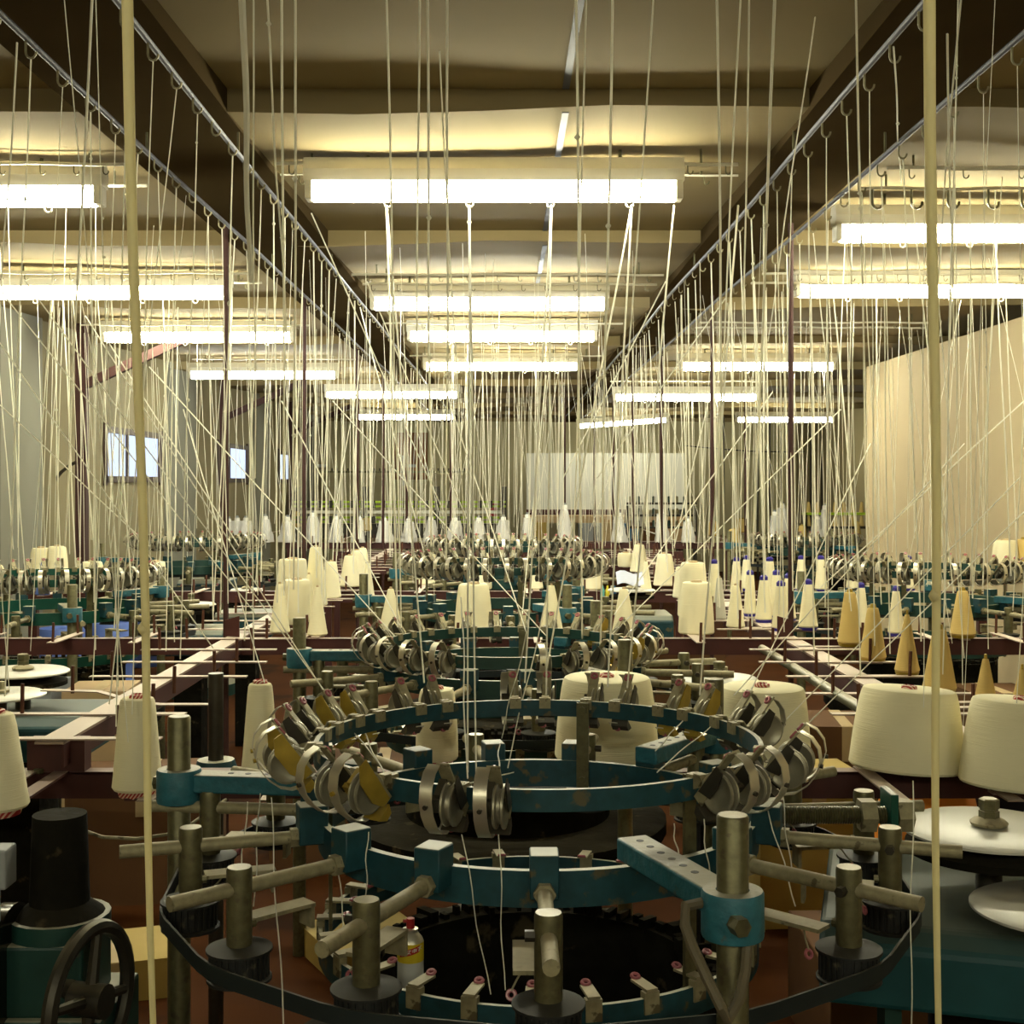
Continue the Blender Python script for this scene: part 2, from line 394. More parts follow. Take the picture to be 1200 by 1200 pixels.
for x, h, lab in LR:
    t = empty('yarn_rail', (x, 1.2, EYE+h), lab, 'rail')
    mb = MB(); mb.tube([(.004*math.sin(i), i*.5, .004*math.sin(i*.7)) for i in range(38)], .0075, 8); mb.build('rail_bar', RAIL, t)
    for i in range(56):
        y = .5 + i*.19*(1+i*.006)
        mb = MB(); hook_mb(mb, 0, y, -.004, 1.3 if i < 20 else 1.0); mb.build('hook', DUSTY, t)
        RAILHOOKS.append((x+.012, 1.2+y, EYE+h-.045))
    for i in range(9):
        mb = MB(); mb.cyl((0, .6+i*2.05, 0), (0, .6+i*2.05, 1.04-h+.02), .004, n=6); mb.build('hanger_wire', STEEL, t)
# ================================================================ creel frame
HB = .62                                    # cone bases lie this far below eye level
ZB = EYE-HB
def peg(mb, x, y, z, L=.075): mb.cyl((x,y,z), (x+R.uniform(-.003,.003),y,z+L), .0055, n=6)
BEAMY = [3.14, 5.16, 7.40, 9.7, 11.7, 13.85]
BEAMH = [.7025, .624, .624, .624, .624, .645]; BEAML = [2.3, 2.2, 2.78, 1.4, 1.6, 2.4]; BEAMS = []
BN = ['nearest', 'second', 'third', 'fourth', 'fifth', 'sixth']
for i, y in enumerate(BEAMY):
    t = empty('creel_beam', (0, y, EYE-BEAMH[i]-.004), 'maroon steel beam crossing the hall, %s row of the yarn creel' % BN[i], 'beam', 'creel cross beams')
    BL = BEAML[i]; BEAMS.append(t); mb = MB(); mb.box((0,0,0), (2*BL,.045,.006)); mb.box((0,-.0195,-.031), (2*BL,.006,.062)); mb.build('angle_iron', MAROON, t, 0)
    if i:
        for s in range(-7, 8):
            x = s*.315+.12
            if abs(abs(x)-1.12) < .16 or abs(x) > BL-.03: continue
            a = -.18
            mb = MB(); mb.box((x, -.03, .008), (.035, .34, .004)); mb.build('cone_strip', STRIP, t, 0)
            for yy in (a, .11):
                mb = MB(); peg(mb, x, yy, .01); mb.build('peg', RUST, t)
    else:
        for x in (-1.16,-.80,-.53,-.16,.23,.6,.87,1.12):
            mb = MB(); mb.box((x, -.15, .006), (.036, .34, .004)); mb.build('cone_strip', STRIP, t, 0)
        mb = MB(); mb.box((-1.10,.0,.043), (.14,.05,.078)); mb.build('splice_plate', MAROON, t, 0)
        mb = MB(); mb.cyl((-1.14,-.03,.002),(-1.14,-.03,.012),.012,n=6); mb.build('bolt', STEEL, t)
    for x in (-BL+.04, BL-.04):
        hz = EYE-BEAMH[i]-.004; mb = MB(); mb.box((x,.0,-hz/2), (.05,.04,hz)); mb.build('leg', MAROON, t, 0)
RACKS = []
for sgn, side, X in ((-1, 'left', -1.10), (1, 'right', 1.13)):
    t = empty('creel_rack', (X, 2.9, ZB), 'long pale bar on the %s running to the back, with crosswise peg strips' % side, 'rack'); RACKS.append(t)
    mb = MB(); mb.box((0, 4.7, -.004), (.07, 9.06, .006)); mb.build('long_bar', STRIP, t, 0)
    mb = MB(); mb.box((-sgn*.033, 4.7, -.035), (.005, 9.06, .055)); mb.build('bar_flange', MAROON, t, 0)
    k = 0; y = .19
    while y < 8.8:
        w = .5; off = R.uniform(-.02,.02)
        bend = (k == 2 and sgn < 0)
        mb = MB()
        if bend: mb.ribbon([(-.25+off,.012),(-.1,.008),(0,-.02),(.08,-.03),(.25,-.03)], -.016, .016, .003); mb.v = [(p[1], y+p[0], p[2]) for p in mb.v]
        else: mb.box((off, y, .003), (w, .032, .004))
        st = mb.build('peg_strip', STRIP, t, 0)
        for xx in (-.17, .15):
            mb = MB(); peg(mb, off+xx+R.uniform(-.02,.02), y, .004, .08); mb.build('peg', RUST, st)
        y += .33; k += 1
for X, py in [(-1.145,5.2),(1.15,5.2),(-1.145,7.2),(1.15,7.2),(-1.145,9.75),(1.17,9.75),(-1.145,11.75),(1.15,11.75),(-1.1,13.95),(1.15,13.95),(.62,13.95),(-.62,13.95),(2.45,9.8),(2.6,14.0),(.95,14.0)]:
    near = 'nearest' if py < 6 else None
    side = 'left' if X < 0 else 'right'
    lab = {5.2:'nearest thin maroon post of the creel on the %s, full height', 7.2:'second thin maroon post along the %s creel bar', 9.75:'third thin maroon post along the %s creel bar', 11.75:'fourth thin maroon post along the %s creel bar'}.get(py)
    if lab and abs(X) < 1.3: t = empty('creel_post', (X, py, 0), lab % side, 'post', 'creel posts')
    else: t = empty('creel_post', (X, py, 0), 'thin maroon post standing in the far rows before the back wall', 'post', 'far creel posts')
    mb = MB(); mb.cyl((0,0,0),(0,0,EYE+1.06),.0115 if py < 8 else .013,n=8); mb.build('upright', MAROOND, t)
    if py < 6:
        s = -1 if X < 0 else 1
        mb = MB(); mb.prism([(-.002,0),(.004,0),(.004,.01),(-.002,.01)], 0, .01)
        mb = MB(); mb.add([(0,-.02,ZB),(0,-.02,ZB+.065),(s*-.065,-.05,ZB),(s*-.065,-.05,ZB+.085),
                           (0,-.014,ZB),(0,-.014,ZB+.065),(s*-.065,-.044,ZB),(s*-.065,-.044,ZB+.085)],
                          [(0,1,3,2),(4,6,7,5),(0,4,5,1),(1,5,7,3),(3,7,6,2),(2,6,4,0)])
        mb.build('gusset', MAROON, t, 0)

# ================================================================ yarn packages
ORD = ['leftmost','second from left','third from left','fourth from left','fifth from left','sixth from left','seventh from left','eighth from left','ninth from left','tenth from left','eleventh from left','twelfth from left','thirteenth from left','fourteenth from left','fifteenth from left','sixteenth from left','seventeenth from left','eighteenth from left','nineteenth from left','twentieth from left']
def cone(px, yt, yb, wt, wb, label, kind='white', h=HB, tilt=(0,0), group=None, cat='yarn cone', d=None, name='yarn_cone', rest=None, sup=True):
    d = d or F*h/(yb-VY)
    p = W(px, yb, d); p.z = EYE-(yb-VY)/F*d; H = (yb-yt)/F*d; r0 = wb/2/F*d; r1 = wt/2/F*d
    t = empty(name, p, label, cat, group)
    t.rotation_euler = (math.radians(tilt[0]), math.radians(tilt[1]), R.uniform(0, 6) if not tilt[1] else 0)
    body = {'straw':STRAW, 'wrapped':WHITEY, 'grey':GREYY, 'blue':CHALK}.get(kind, CREAM)
    e = min(.009, r1*.3); b0 = .012 if kind in ('cap','straw','striped','big') else 0.0
    big = wt/wb > .7
    if rest: p.z = EYE-rest; t.location = p
    if sup: SUP.append((p.x, p.y, p.z))
    mb = MB()
    rt = r1*.35 if big else r1*.75
    prof = [(r0*.55, b0), (r0-.004, b0), (r0, b0+.006)]
    for i in range(1, 7):
        q = i/7; prof.append((r0+(r1-r0)*q + (.003*math.sin(q*PI) if big else 0), b0+(H-b0)*q))
    prof += [(r1, H-e), (r1-e*.35, H-e*.3), (r1-e, H), (rt, H-.001)]
    mb.lathe(prof, 28); mb.build('yarn_body', body, t)
    if kind == 'cap':
        mb = MB(); mb.lathe([(r1*.92,H-.006),(r1*.95,H+.012),(r1*.5,H+.02),(.002,H+.02)], 16); o = mb.build('tube_tip', BLUECAP, t); o['label'] = 'blue tip of the tube'
        mb = MB(); mb.lathe([(r0*.9,-.0),(r0*.97,.012)], 20); o = mb.build('tube_base', BLUECAP, t); o['label'] = 'blue foot of the tube'
    elif kind in ('striped','big'):
        rc = .017 if kind == 'striped' else .018
        mb = MB(); mb.lathe([(rc*1.1,H-.004),(rc,H+.006),(rc*.7,H+.008),(rc*.6,H-.002)], 16); o = mb.build('tube_tip', STRIPED, t); o['label'] = 'red and white striped tube tip'
        rb = r0*.8 if kind == 'striped' else .045
        mb = MB(); mb.lathe([(rb*.9,-.004),(rb,.012)], 20); mb.build('tube_base', STRIPED if kind == 'striped' else MAROON, t)
    elif kind == 'straw':
        mb = MB(); mb.lathe([(r1*.6,H-.002),(r1*.45,H+.013),(.002,H+.014)], 12); mb.build('tube_tip', YELLOW, t)
        mb = MB(); mb.lathe([(r0*.86,0),(r0*.95,.012)], 20); mb.build('tube_base', YELLOW, t)
    elif kind == 'wrapped':
        mb = MB(); mb.lathe([(r1*.6,H-.002),(r1*.6,H+.02),(.002,H+.02)], 10); mb.build('tube_tip', GREYBOX, t)
        mb = MB(); n = 18; vs = []; fs = []; rr = R.random()*6
        for k in range(7):
            q = k/6
            for j in range(n):
                a = 2*PI*j/n; rad = (r0*1.9*(1-q*.55)+.01)*(1+.22*math.sin(3*a+rr+q*2)+.12*R.uniform(-1,1))
                vs.append((math.cos(a)*rad, math.sin(a)*rad*.8, H*.86*q+.004))
        fs = [(k*n+j, k*n+(j+1) % n, (k+1)*n+(j+1) % n, (k+1)*n+j) for k in range(6) for j in range(n)]
        mb.add(vs, fs); o = mb.build('plastic_bag', BAG, t, 20); o['label'] = 'crumpled clear plastic bag'
    else:
        mb = MB(); mb.lathe([(max(r1*.45,.006),H-.002),(max(r1*.35,.005),H+.008),(.001,H+.008)], 10); mb.build('tube_tip', AMBER, t)
        if kind == 'bluefoot':
            pass
    return t
C = cone; SUP = []
# nearest row
C(-4,835,952,40,74,'white cone with red striped tip cut by the left edge','striped',h=.70)
C(161,817,930,40,58,'white cone with red striped tip left of the steel machine post','striped',h=.70)
C(305,800,905,28,43,'white cone with red striped tip behind the yellow brackets at left','striped',h=.70)
C(512,817,905,40,50,'white cone with red striped tip seen through the middle of the ring','striped',d=3.25,rest=.712)
C(711,805,905,102,122,'large white package seen through the ring, its lower half behind the blue band','big',d=3.27,rest=.712)
C(893,804,915,98,115,'large white package directly right of the ring, behind the tension units','big',d=3.13)
C(1062,807,905,108,132,'large tilted white package with red tip, fully visible at right','big',tilt=(-3,3),h=.70)
C(1194,820,926,112,136,'large tilted white package cut by the right edge','big',tilt=(-3,3),h=.70)
# second row, middle
C(458,690,747,7,33,'slender white cone left of the second machine ring')
C(555,684,743,35,45,'broad white package at the left back of the second machine ring')
C(646,686,742,8,29,'slender white cone above the middle of the second machine ring')
C(731,690,746,10,30,'slender white cone at the right end of the second machine ring')
C(816,682,742,33,42,'broad white package in front of a like one, left of the blue-tipped cones','plain')
C(812,659,722,28,36,'broad white package standing behind the front one, left of the blue-tipped cones','plain')
C(862,686,735,9,22,'slender all-white cone in front of the blue-tipped cones')
C(843,677,726,6,17,'greyish slender cone between broad white package and blue-tipped cones','grey')
# left cluster
C(328,684,741,9,24,'slender white cone at the front left of the left cluster')
C(348,679,731,31,27,'straight-sided white package in the middle front of the left cluster')
C(372,688,744,6,24,'slender white cone at the front right of the left cluster')
C(343,655,712,32,36,'broad white package at the back left of the left cluster')
C(370,641,709,14,28,'tallest white cone standing at the back of the left cluster')
C(388,658,700,13,24,'white cone at the right rear edge of the left cluster')
C(362,673,728,5,18,'thin white cone touching the maroon post in the left cluster')
# cluster left of middle
C(410,651,687,13,24,'broad white package at the front left of the stepped group')
C(418,645,678,12,22,'white package in the middle of the stepped group')
C(425,642,672,9,20,'white package highest at the back of the stepped group')
C(431,660,701,5,17,'slender white cone in front of the stepped group')
# middle
C(498,657,684,13,24,'white package above the blue collar post left of the third ring')
C(513,638,662,11,15,'small white package above the left of the third ring')
C(563,671,690,24,27,'white package half hidden behind the broad one at second ring')
C(566,648,668,13,17,'small white package behind the third machine ring')
C(628,669,690,12,18,'small white package behind the slender cone at second ring')
C(667,637,663,12,17,'small white package right of the third machine ring')
C(693,654,690,17,27,'white package before the pale discs of the third machine')
C(749,638,670,12,22,'white package behind the slender cone right of the pale discs')
C(757,658,698,4,16,'slender white cone right of the pale discs of the third machine')
C(779,649,686,17,27,'white package two places left of the broad front package')
C(800,664,700,16,24,'white package peeping out left behind the broad front package')
C(733,648,664,18,18,'small white package far back between two maroon posts')
# blue tips
BT = [(837,660,715,8,19),(863,657,697,8,15),(875,655,692,8,15),(879,673,722,9,15),(895,679,729,10,20),(902,657,702,9,17),(910,673,724,10,19),
      (915,686,739,11,21),(924,677,728,9,18),(939,655,693,8,15),(947,684,738,10,23),(962,655,693,8,15),(999,656,691,8,15),(1009,688,738,9,19),(1050,692,745,8,19),(1065,655,692,7,15)]
for i, (x, a, b, wt, wb) in enumerate(BT):
    C(x, a, b, wt, wb, 'white cone with dark blue tip, %s of the blue-tipped cones' % ORD[i], 'cap', group='blue-tipped white cones')
# straw cones
YT = [(996,694,757,13,29),(1023,712,775,13,31),(1063,720,791,5,29),(1101,737,812,15,39),(1128,692,747,12,30),(1155,772,822,7,24),(1198,784,828,6,24)]
YL = ['leftmost','second from left','third from left and without a cap','widest and nearest, behind the tilted package','beside the right beam, standing apart','between the two big packages','cut by the right edge']
for (x, a, b, wt, wb), l in zip(YT, YL):
    C(x, a, b, wt, wb, 'straw-coloured cone on the right creel bar, '+l, 'straw', group='straw-coloured cones')
# sides
C(48,642,673,21,26,'broad white package on the left, left one of a touching pair',d=7.46)
C(67,640,672,20,25,'broad white package on the left, right one of a touching pair',d=7.44)
C(50,658,697,3,17,'blue slender cone before the pair of white packages at left','blue',d=7.05)
C(108,658,693,23,30,'white package behind the ring at left, right of the blue cone',d=7.2)
C(182,658,694,23,22,'straight-sided white package standing alone right of the thick left strand',d=7.2)
C(-3,662,676,12,16,'white package just cut by the left edge of the picture',d=7.42)
C(1178,633,665,25,31,'white package standing alone near the right edge',d=7.42)
C(1203,632,662,25,31,'tan package cut by the right edge beside a white one','straw',d=7.44)
# far plain
for i, (x, a, b, wt, wb) in enumerate([(836,611,628,10,13),(860,620,636,11,14),(869,608,624,12,13),(940,616,632,8,10),(430,607,622,9,12),(346,600,618,10,13),(1005,612,630,4,9)]):
    C(x, a, b, wt, wb, 'small tan cone in the far rows, %s of them' % ORD[i], 'straw', group='far tan cones', h=.62)
WR = [(268,608,636),(278,607,636),(288,607,636),(311,606,637),(337,607,637),(366,602,637),(394,606,637),(421,607,637),(450,607,636),(479,609,637),(505,607,637),(533,608,637),(561,608,637),(590,607,637),(618,602,635),(662,592,636),(725,600,635),(775,596,635),(806,607,635),(908,598,634)]
for i, (x, a, b) in enumerate(WR):
    C(x, a, b, 6, 10, 'plastic-wrapped white cone on the far maroon beam, %s of the row' % ORD[i], 'wrapped', d=13.84, rest=.642, sup=False, group='plastic-wrapped far cones')
for x, a, b, l in ((917,590,630,'before the greenish wall, taller of a pair'), (958,605,632,'right of the tall maroon post, shorter of a pair'), (967,592,632,'right of the tall maroon post, taller of a pair'), (747,589,618,'in front of the pale sheet')):
    C(x, a, b, 6, 9, 'plastic-wrapped white tube '+l, 'wrapped', h=.62)
# every package stands on a pale strip fixed to the nearest beam or long bar
for (x, y, z) in SUP:
    bi = min(range(6), key=lambda k: abs(BEAMY[k]-y)); dy = BEAMY[bi]-y; s = -1 if x < 0 else 1
    rk = RACKS[0 if s < 0 else 1]; dx = rk.location.x-x
    mb = MB()
    if z > EYE-.58: mb.cyl((x-0,y-BEAMY[2],z-BEAMS[2].location.z-.004),(x,y-BEAMY[2],0),.012,n=8); mb.box((x,y-BEAMY[2],z-BEAMS[2].location.z-.004),(.1,.1,.006)); mb.build('cone_stand', STRIP, BEAMS[2], 0)
    elif abs(dx) < abs(dy) and 2.9 < y < 12.2 and abs(dx) < 1.0:
        L0 = abs(dx)+.06; mb.box(((x-rk.location.x)+(dx/2 if abs(dx) > .03 else 0), y-rk.location.y, z-.004-rk.location.z), (L0,.034,.006)); mb.build('peg_strip', STRIP, rk, 0)
    else:
        b = BEAMS[bi]; sm = MAROON if bi == 0 else STRIP; mb.box((x, y+dy/2-BEAMY[bi]+(-.015 if dy > 0 else .015), z-.004-b.location.z), (.036, abs(dy)+.05, .006)); mb.build('cone_strip', sm, b, 0)
# ================================================================ knitting machines
RA = .403
def rot(phi): return Matrix.Rotation(phi - PI/2, 4, 'Z')      # local +y becomes the outward radial direction
TILT = math.radians(40)
def unit_frame(): return Matrix.Translation((0,.052,.0)) @ Matrix.Rotation(-TILT, 4, 'X')
U = unit_frame()
def tens_meshes(yellow, mir=False):
    pm = YELLOW if yellow else STEELD
    A = MB()
    A.box((0,-.004,-.006), (.024,.016,.022)); 
    A.ribbon([(0,.004),(.014,.004),(.02,-.006),(.03,-.006),(.04,.004)], -.008, .008, .0025)
    A.M = U; A.box((.002,-.013,.014), (.020,.003,.082)); A.box((.018,-.004,-.02),(.003,.02,.05))
    S = MB(); S.M = U
    if yellow: S.prism([(-.012,.045),(.004,.047),(.020,.026),(.022,-.018),(.010,-.042),(-.008,-.042)], .019, .0215)
    else: S.prism([(-.012,.03),(.004,.03),(.012,.004),(.012,-.02),(-.012,-.03)], .019, .0215)
    S.prism([(-.002,-.05),(.03,-.052),(.018,-.066),(.004,-.064)], -.016, .02)
    T = MB(); T.M = U
    pth = [(-.012,.052),(.008,.057),(.028,.052),(.044,.038),(.053,.016),(.054,-.008),(.048,-.032),(.036,-.048),(.018,-.058),(.0,-.058)]
    T.ribbon(pth, -.022, -.002, .0016)
    Wm = MB(); Wm.M = U @ Matrix.Translation((.002,.014,-.004)) @ Matrix.Rotation(PI/2, 4, 'Y')
    Wm.lathe([(.008,.004),(.022,.003),(.030,-.001),(.0335,.001),(.0335,.004),(.026,.006),(.025,.010),(.033,.013),(.033,.016),(.03,.017),(.022,.013),(.008,.012)], 24)
    Sp = MB(); Sp.M = U; Sp.box((-.008,.02,.0),(.028,.009,.032)); Sp.box((-.004,.006,.02),(.012,.03,.008)); Sp.cyl((-.012,.046,.03),(-.012,.0525,.034),.0038,n=8)
    E = MB(); E.M = U; E.torus((.002,-.016,.044), .006, .0028, (0,1,0)); E2 = MB(); E2.M = U; E2.torus((-.006,.014,-.062), .0065, .003, (.3,.5,1))
    if mir:
        for b in (A, S, T, Wm, Sp, E, E2):
            b.v = [(-x, y, z) for x, y, z in b.v]; b.f = [tuple(reversed(f)) for f in b.f]
    return (A, DUSTY), (S, pm), (T, SHINY), (Wm, WHEEL), (Sp, pm), (E, PINK), (E2, PINK)
TM = {}
for yl in ((0,0),(1,0),(0,1),(1,1)):
    TM[yl] = [(mb.mesh(n, m), n) for (mb, m), n in zip(tens_meshes(*yl), ('tension_unit','side_plate','strap_loop','tension_wheel','spindle','eyelet','eyelet'))]
def joined(parts, name, mats):
    J = MB()
    for i, (mb, m) in enumerate(parts):
        J.mi = mats.index(m); b = len(J.v); J.v += mb.v; J.f += [tuple(b+k for k in f) for f in mb.f]; J.m += [J.mi]*len(mb.f)
    return J.mesh(name, mats)
TFAR = {yl: joined(tens_meshes(*yl), 'tension_unit', [DUSTY, YELLOW if yl[0] else STEELD, SHINY, WHEEL, PINK]) for yl in TM}
# guide post assembly, local +y outward, z=0 at eye level
RP = .62
def guide_meshes():
    P = MB(); P.lathe([(.0195,-.70),(.0195,-.585),(.018,-.58)], 16, (0,RP,0)); P.lathe([(.011,-.72),(.011,-.70)], 10, (0,RP,0))
    P.M = Matrix.Translation((0,RP-.02,-.67)) @ Matrix.Rotation(PI/2,4,'X'); P.lathe([(.007,-.002),(.007,.006)], 8); P.M = Matrix.Identity(4)
    Rd = MB(); Rd.cyl((0,RA+.03,-.612),(0,RP+.115,-.612),.0115,n=12); Rd.cyl((0,RA+.03,-.612),(0,RA+.05,-.612),.017,n=6)
    Sc = MB(); Sc.cyl((.018,RP,-.612),(.032,RP,-.612),.008,n=6)
    B = MB(); B.box((0,RA+.012,-.59),(.044,.05,.066))
    Wh = MB(); Wh.lathe([(.02,-.697),(.05,-.702),(.05,-.706),(.042,-.708),(.042,-.744),(.049,-.746),(.049,-.75),(.02,-.752)], 26, (0,RP,0))
    for k in range(26):
        a = 2*PI*k/26; Wh.M = Matrix.Translation((0,RP,0)) @ Matrix.Rotation(a,4,'Z'); Wh.box((.043,0,-.726),(.004,.005,.036))
    Ar = MB(); Ar.box((.03,RP-.085,-.672),(.036,.12,.006)); Ar.box((.03,RP-.14,-.69),(.036,.006,.036)); Ar.tube([(.03,RP-.06,-.674),(.042,RP-.05,-.69),(.05,RP-.04,-.702)], .0015, 5)
    Ey = MB(); s = 1; Ey.torus((s*.05,RP-.04,-.708), .006,.0028,(.3,1,.4))
    return (P, STEEL), (Rd, DUSTY), (Sc, STEELD), (B, TEAL), (Wh, BLACK), (Ar, DUSTY), (Ey, PINK)
GN = ('guide_post','cross_rod','set_screw','mounting_block','toothed_wheel','guide_arm','wire_eyelet')
GM = [(mb.mesh(n, m), n) for (mb, m), n in zip(guide_meshes(), GN)]
GFAR = joined(guide_meshes(), 'guide_post', [STEEL, DUSTY, STEELD, TEAL, BLACK, PINK])
def yg_mesh():
    b = MB(); b.box((0,0,-.012),(.026,.014,.034)); b.box((0,-.018,.008),(.02,.05,.004)); e = MB()
    e.torus((.0,-.045,.012),.006,.003,(0,.3,1))
    return b, e
YB, YE = yg_mesh(); YBm = YB.mesh('yarn_guide', DUSTY); YEm = YE.mesh('eyelet', PINK)

PAIRS = [22,45,69,91,122,147,168,196,228,256,312,339]
PAIRYEL = {147:1, 122:0, 196:1, 228:2, 45:1}
def machine(x, y, hA, label, detail, rotdeg=0, paint=TEAL, post_r=.685, posts=(53,173,291)):
    t = empty('knitting_machine', (x, y, 0), label, 'knitting machine', None, math.radians(rotdeg))
    dz = .466-hA
    # rings; z measured from eye level then shifted up
    def ring(name, r0, r1, zt, zb, m):
        mb = MB(); mb.band(r0, r1, EYE+zb, EYE+zt); return mb.build(name, m, t)
    ring('upper_ring', RA-.005, RA+.004, -hA, -hA-.034, paint)
    ring('middle_ring', RA-.017, RA-.004, -.592, -.648, paint)
    ring('lower_ring', RA-.012, RA-.004, -.80, -.846, paint)
    plan = [(a, q, a+q*4.6, PAIRYEL.get(a, 0)) for a in PAIRS for q in (-1, 1)] if detail == 2 else \
           [(k*12.5, 1, k*12.5, 1 if k in (25, 26, 3) else 0) for k in range(29) if k not in (20, 21)] if detail == 1 else [(k*10, 1, k*10+R.uniform(-1.5,1.5), 0) for k in range(36)]
    for a, q, ang, ymode in plan:
            phi = math.radians(ang); yl = 1 if (ymode == 1 or (ymode == 2 and q > 0)) else 0; key = (yl, 1 if 95 < a < 285 else 0)
            M = Matrix.Translation((0,0,EYE-hA)) @ rot(phi) @ Matrix.Translation((0,RA,0))
            if detail:
                root = None
                for me, n in TM[key]:
                    o = bpy.data.objects.new(n, me); COL.objects.link(o)
                    if root is None: o.parent = t; o.matrix_local = M; root = o
                    else: o.parent = root
                    if n == 'side_plate' and yl: o['label'] = 'yellow hexagonal side plate'
            else:
                o = bpy.data.objects.new('tension_unit', TFAR[key]); COL.objects.link(o); o.parent = t; o.matrix_local = M
    for k in range(15):
        phi = math.radians(270+24*k)
        if k == 1 and detail == 2: continue                     # the arm of a main post sits here
        M = Matrix.Translation((0,0,EYE)) @ rot(phi)
        if detail:
            root = None
            for me, n in GM:
                o = bpy.data.objects.new(n, me); COL.objects.link(o)
                if root is None: o.parent = t; o.matrix_local = M; root = o
                else: o.parent = root
                if n == 'mounting_block': b = o.modifiers.new('bevel','BEVEL'); b.width = .002
        else:
            o = bpy.data.objects.new('guide_post', GFAR); COL.objects.link(o); o.parent = t; o.matrix_local = M
    for k in range(26):
        phi = 2*PI*(k+.3)/26
        o = bpy.data.objects.new('yarn_guide', YBm); COL.objects.link(o); o.parent = t
        o.matrix_local = Matrix.Translation((0,0,EYE-.795)) @ rot(phi) @ Matrix.Translation((0,RA-.008,0))
        if detail: e = bpy.data.objects.new('eyelet', YEm); COL.objects.link(e); e.parent = o
    # toothed belt round the wheels
    mb = MB(); n = 15; vs = []; fs = []
    for k in range(n):
        a0 = math.radians(270+24*k)
        for da in (-4.0, 0, 4.0):
            a = a0+math.radians(da); r = (RP+.047)/(math.cos(math.radians(da))*1.0) if da == 0 else RP+.044
            c, s = math.cos(a), math.sin(a)
            vs += [(r*c,r*s,EYE-.715),((r+.004)*c,(r+.004)*s,EYE-.715),((r+.004)*c,(r+.004)*s,EYE-.74),(r*c,r*s,EYE-.74)]
    m = 3*n
    for k in range(m):
        a, b = 4*k, 4*((k+1) % m)
        for q in range(4): fs.append((a+q, b+q, b+(q+1) % 4, a+(q+1) % 4))
    mb.add(vs, fs); mb.build('drive_belt', BELT, t)
    # main posts with clamp collars and arms
    for a in posts:
        M = rot(math.radians(a))
        mb = MB(); mb.M = M; mb.lathe([(.0215,0),(.0215,EYE-.446),(.0195,EYE-.443)], 20, (0,post_r,0)); po = mb.build('machine_post', STEEL, t)
        mb = MB(); mb.M = M; mb.lathe([(.0225,EYE-.605),(.041,EYE-.605),(.042,EYE-.60),(.042,EYE-.547),(.040,EYE-.543),(.0225,EYE-.543)], 28, (0,post_r,0), False); co = mb.build('clamp_collar', BLUE, po)
        mb = MB(); mb.M = M; mb.bar((0,post_r-.036,EYE-.566),(0,RA-.02,EYE-.566),.052,.034)
        mb.build('collar_arm', BLUE, po, bevel=.004)
        for k in range(6 if detail else 0):
            mb = MB(); mb.M = M; mb.cyl((0,RA+.01+k*.034,EYE-.551),(0,RA+.01+k*.034,EYE-.5485),.006,n=10); mb.build('bolt_hole', BLACK, po)
        mb = MB(); mb.M = M @ Matrix.Translation((.018,post_r,0)); mb.cyl((.0,.036,EYE-.575),(.0,.056,EYE-.575),.013,n=6); mb.build('clamp_bolt', STEEL, po)
    # flat ties between the rings
    for a in (74, 190, 309):
        mb = MB(); mb.M = rot(math.radians(a))
        zb = .66 if a == 74 else .86
        mb.box((0,RA-.026,EYE-(hA+.0+zb)/2),(.026,.006,zb-hA)); mb.cyl((0,RA-.034,EYE-hA-.016),(0,RA-.02,EYE-hA-.016),.009,n=8); mb.cyl((0,RA-.034,EYE-.63),(0,RA-.02,EYE-.63),.009,n=8)
        mb.box((0,RA-.04,EYE-zb+.005),(.026,.03,.004))
        mb.build('tie_bar', STEEL, t)
    # needle cylinder, cam plate, bed, pedestal
    mb = MB(); mb.band(.29, .335, EYE-1.12, EYE-.885); 
    for k in range(60):
        a = 2*PI*k/60; mb.M = rot(a); mb.box((0,.312+R.uniform(-.015,.015),EYE-.88),(R.uniform(.008,.024),R.uniform(.01,.05),R.uniform(.01,.035)))
    mb.M = Matrix.Identity(4); mb.build('needle_cylinder', LINT, t)
    mb = MB(); mb.lathe([(.05,EYE-1.16),(.50,EYE-1.16),(.52,EYE-1.13),(.52,EYE-1.09),(.49,EYE-1.08),(.05,EYE-1.08)], 40); mb.build('machine_bed', LINT, t)
    mb = MB(); mb.lathe([(.30,0),(.30,.08),(.14,.12),(.14,EYE-1.16)], 28); mb.build('pedestal', TEALG, t)
    return t

M1 = machine(.055, 2.35, .466, 'nearest circular knitting machine, a teal ring filling the lower middle', 2)
M2 = machine(0.0, 4.22, .52, 'second circular knitting machine in the middle row, directly behind the nearest', 1, 8, TEALG)
M3 = machine(-.02, 6.2, .385, 'third circular knitting machine in the middle row', 0, 3, TEALG)
M4 = machine(-.03, 8.2, .39, 'farthest circular knitting machine in the middle row', 0, 13, TEALG)
M5 = machine(-2.2, 6.2, .44, 'circular knitting machine at the left edge with green rings', 0, 5, GREEN)
M6 = machine(-2.3, 9.45, .42, 'far left circular knitting machine below the windows', 0, 9, TEALG)
M7 = machine(2.15, 6.55, .43, 'circular knitting machine at right before the cream partition', 0, 17, TEALG)
M8 = machine(2.72, 11.7, .51, 'far right circular knitting machine past the end of the cream partition', 0, 2, TEALG)
M1['group'] = 'circular knitting machines'
for m in (M2,M3,M4,M5,M6,M7,M8): m['group'] = 'circular knitting machines'

